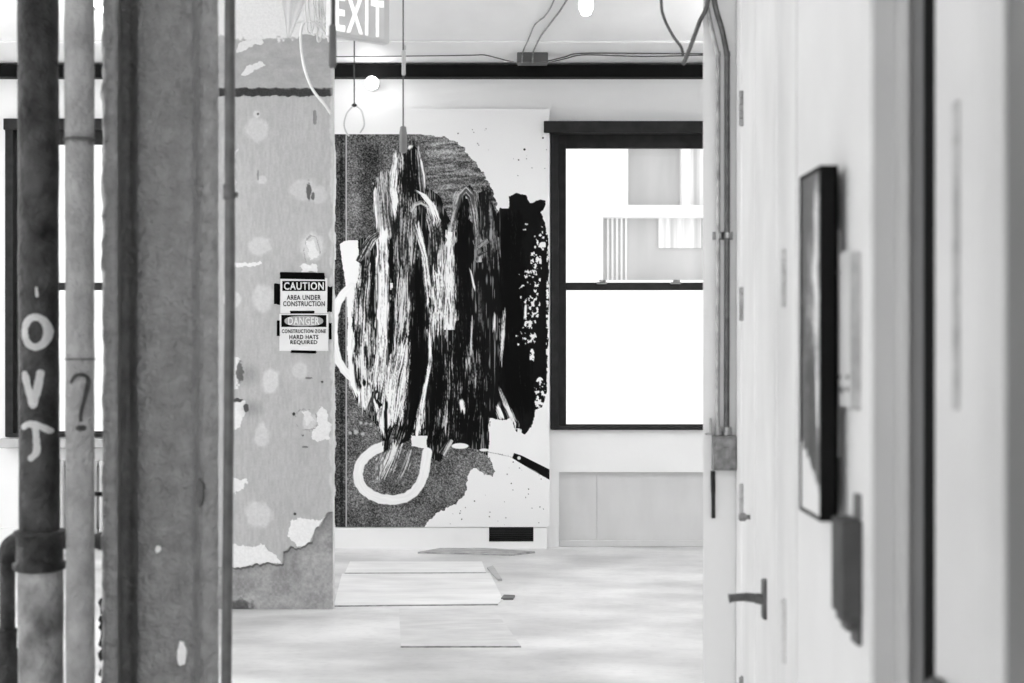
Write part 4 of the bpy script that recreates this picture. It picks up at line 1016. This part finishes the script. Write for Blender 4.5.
for i in range(7):
    a = 303 + i * 3.6; c = a + rs.uniform(8, 20); bt = rs.uniform(18, 46)
    b = BM(); tube(b, smooth_path([P(a, -90, d), P(a + 1, -10, d + .02 * i), P(a + 3, bt - 16, d), P((a + c) / 2, bt, d - .03), P(min(c, 329), bt - 10, d), P(min(c, 330) - 2, -20, d), P(min(c, 329) - 3, -90, d)], 7), .0042, 8); obj('cable', b, m_wcable, e, True)
b = BM(); tube(b, smooth_path([P(330, 40, d), P(316, 24, d), P(305, 22, d), P(301, 32, d), P(301.5, 50, d), P(305, 70, d), P(313, 90, d), P(325, 105, d), P(331, 114, d)], 7), .0065, 8); obj('cable', b, m_wcable, e, True)
b = BM(); tube(b, smooth_path([P(289, 30, d), P(296, 23, d), P(310, 22, d), P(324, 26, d), P(329, 42, d)], 7), .005, 8); obj('cable', b, m_wcable, e, True)
# corner of plastic sheet
d = 6.5
b = BM(); top = [P(268 + i * 6, -92, d + .05 * math.sin(i * 1.1)) for i in range(13)]; rows = [top]
def trow(f_):
    xl = 268 + (287.5 - 268) * f_; xr = 345 + (290 - 345) * f_; yy = -92 + 130 * f_
    return [P(xl + (xr - xl) * i / 12, yy, d + .05 * math.sin(i * 1.1) * (1 - f_)) for i in range(13)]
V_ = [[b.verts.new(p) for p in trow(j / 12)] for j in range(13)]
for j in range(12):
    for i in range(12): b.faces.new((V_[j][i], V_[j][i + 1], V_[j + 1][i + 1], V_[j + 1][i]))
bmesh.ops.solidify(b, geom=b.faces[:], thickness=.002)
tag(obj('plastic_sheet', b, mat('white_plastic_sheet', .94, .97, .35), smooth=True), 'pointed corner of white sheet hanging above the pier beside the cables', 'sheet')

# exit sign, turned away to the right
de = 6.0
ex = empty('exit_sign', P(360, 42, de), 'lit EXIT sign hanging from the ceiling, cut by the top of the frame', 'sign')
pL = Vector((PX(331, de), de, 0)); pR = Vector((PX(389.5, de + .18), de + .18, 0)); ax = (pR - pL).normalized(); nrm = Vector((ax.y, -ax.x, 0)); wS = (pR - pL).length
zb = PZ(35, de) ; zt = zb + .215
def sbox(u0, u1, z0, z1, n0, n1, name, m, bev=0):
    b = BM(); pts = [pL + ax * u0 + nrm * n0, pL + ax * u1 + nrm * n0, pL + ax * u1 + nrm * n1, pL + ax * u0 + nrm * n1]
    prism(b, [(p.x, p.y) for p in pts], z0, z1); 
    if bev: bmesh.ops.bevel(b, geom=b.edges[:], offset=bev, segments=2, affect='EDGES')
    return obj(name, b, m, ex)
sbox(0, wS, zb, zt, -.045, 0, 'housing', m_signface, .003)
sbox(.02, wS - .028, zb + .016, zt - .012, 0, .0015, 'face_panel', mat('exit_face', .84, .87, .4))
me = text_mesh('EXIT', 1, .012, .004, 1.18)
n = len(me.vertices); co = np.empty(n * 3); me.vertices.foreach_get('co', co); co = co.reshape(-1, 3); mn, mx = co.min(0), co.max(0)
uu = .022 + (co[:, 0] - mn[0]) / (mx[0] - mn[0]) * (wS - .055); zz_ = zb + .022 + (co[:, 1] - mn[1]) / (mx[1] - mn[1]) * .155; nn_ = .0015 + (co[:, 2] - mn[2]) * .5
o3 = np.stack([pL.x + ax.x * uu + nrm.x * nn_, pL.y + ax.y * uu + nrm.y * nn_, zz_], -1); me.vertices.foreach_set('co', o3.ravel()); me.update()
link('lettering', me, m_lit, ex)
b = BM(); c_ = pL + ax * wS / 2 - nrm * .022; tube(b, [(c_.x, c_.y, zt - .002), (c_.x, c_.y, H)], .008, 12); obj('stem', b, m_steel, ex, True)

# bare bulbs
def bulb(name, p, label, power, r=.032, wall=False):
    e = empty(name, p, label, 'lamp')
    if not wall:
        b = BM(); lathe(b, p, [(.004, -.062), (.02, -.056), (r, -.03), (r, -.01), (.026, .018), (.015, .045), (.013, .055)], 22); obj('bulb', b, m_bulb, e, True)
        b = BM(); lathe(b, p + Vector((0, 0, .055)), [(.013, 0), (.021, .002), (.021, .05), (.006, .06)], 18); obj('socket', b, m_signface, e, True)
        b = BM(); tube(b, [p + Vector((0, 0, .11)), Vector((p.x, p.y, H))], .003, 8); obj('cord', b, m_wcable, e, True)
        bulb_light(p + Vector((0, 0, -.11)), power)
    else:
        b = BM(); lathe(b, p, [(.01, -.05), (.032, -.042), (.047, -.02), (.05, 0), (.045, .022), (.025, .04)], 24, 'Y'); obj('bulb', b, m_bulb, e, True)
        b = BM(); lathe(b, p + Vector((0, .035, 0)), [(.026, 0), (.03, .01), (.04, D - p.y - .037), (.04, D - p.y - .036)], 20, 'Y'); obj('socket', b, m_signface, e, True)
        bulb_light(p + Vector((0, -.12, .02)), power)
bulb('pendant_bulb', P(586, 4, 6.3) + Vector((0, 0, .01)), 'glowing bare bulb hanging from the ceiling above the right window', 5)
bulb('globe_lamp', P(372, 83, D - .13), 'small glowing globe lamp on the wall above the painting', 1.2, wall=True)

# ceiling wiring at the far end
def ceil_pt(px, py, drop=.012):
    d = F * (H - drop - EYE) / (341.5 - py); return Vector((PX(px, d), d, H - drop))
DB = 9.93
b = BM(); box(b, PX(517, DB), PX(548, DB), DB, DB + .14, PZ(62, DB), H, .004)
for q in (522, 533, 543): lathe(b, P(q, 60, DB - .006), [(.006, 0), (.006, .008)], 10, 'Y')
tag(obj('ceiling_box', b, mat('dark_box_paint', .30, .36)), 'dark grey electrical box on the ceiling above the black rail', 'junction box')
def cable(pts, r, m, lab, name='ceiling_conduit', cat='conduit', grp=None):
    b = BM(); tube(b, smooth_path(pts, 5), r, 8); tag(obj(name, b, m, smooth=True), lab, cat, grp)
cable([P(522, 63, DB - .008), P(522.5, 54, DB - .015), ceil_pt(524, 49), ceil_pt(529, 38), ceil_pt(534, 26), ceil_pt(540, 20), ceil_pt(545, 16), ceil_pt(552, 5), ceil_pt(560, -18)], .0050, m_steel, 'left of two conduits running forward from the ceiling box', grp='conduits at the ceiling box')
cable([P(532.5, 63, DB - .008), P(533, 54, DB - .015), ceil_pt(534.5, 49), ceil_pt(541, 36), ceil_pt(553, 20), ceil_pt(562, 8), ceil_pt(577, -18)], .0060, m_steel, 'right of two conduits running forward from the ceiling box', grp='conduits at the ceiling box')
cable([P(548, 61, DB + .05), ceil_pt(565, 57), ceil_pt(580, 53.5), ceil_pt(640, 53.5), ceil_pt(700, 53.8), ceil_pt(760, 54)], .0045, m_cable, 'upper cable running right from the ceiling box', 'ceiling_cable', 'cable')
cable([P(548, 63, DB + .05), ceil_pt(566, 58.5), ceil_pt(582, 55), ceil_pt(612, 55.5), ceil_pt(640, 56.5), ceil_pt(676, 56), ceil_pt(700, 55.2), ceil_pt(760, 55)], .0045, m_cable, 'lower cable running right from the ceiling box', 'ceiling_cable', 'cable')
cable([P(517, 63, DB + .05), ceil_pt(505, 60), ceil_pt(497, 58), ceil_pt(484, 55), ceil_pt(470, 55.3), ceil_pt(420, 56), ceil_pt(300, 57)], .004, m_cable, 'thin cable running left from the ceiling box', 'ceiling_cable', 'cable')

# fluorescent fittings added out of view to brighten the room
for i, (x, y, pw) in enumerate(ADDED_FIT):
    e = empty('tube_fitting', (x, y, H), ('fluorescent ceiling fitting over the pipes', 'fluorescent ceiling fitting in front of the pier', 'fluorescent ceiling fitting left of the pier by the window', 'fluorescent ceiling fitting behind the partition', 'fluorescent ceiling fitting behind the camera')[i], 'lamp', 'fluorescent fittings')
    b = BM(); box(b, x - .1, x + .1, y - .7, y + .7, 3.06, 3.10, .006); box(b, x - .01, x + .01, y - .5, y - .48, 3.1, H); box(b, x - .01, x + .01, y + .48, y + .5, 3.1, H); obj('body', b, m_signface, e)
    b = BM(); tube(b, [(x, y - .62, 3.04), (x, y + .62, 3.04)], .013, 12); obj('tube', b, m_tube, e, True)
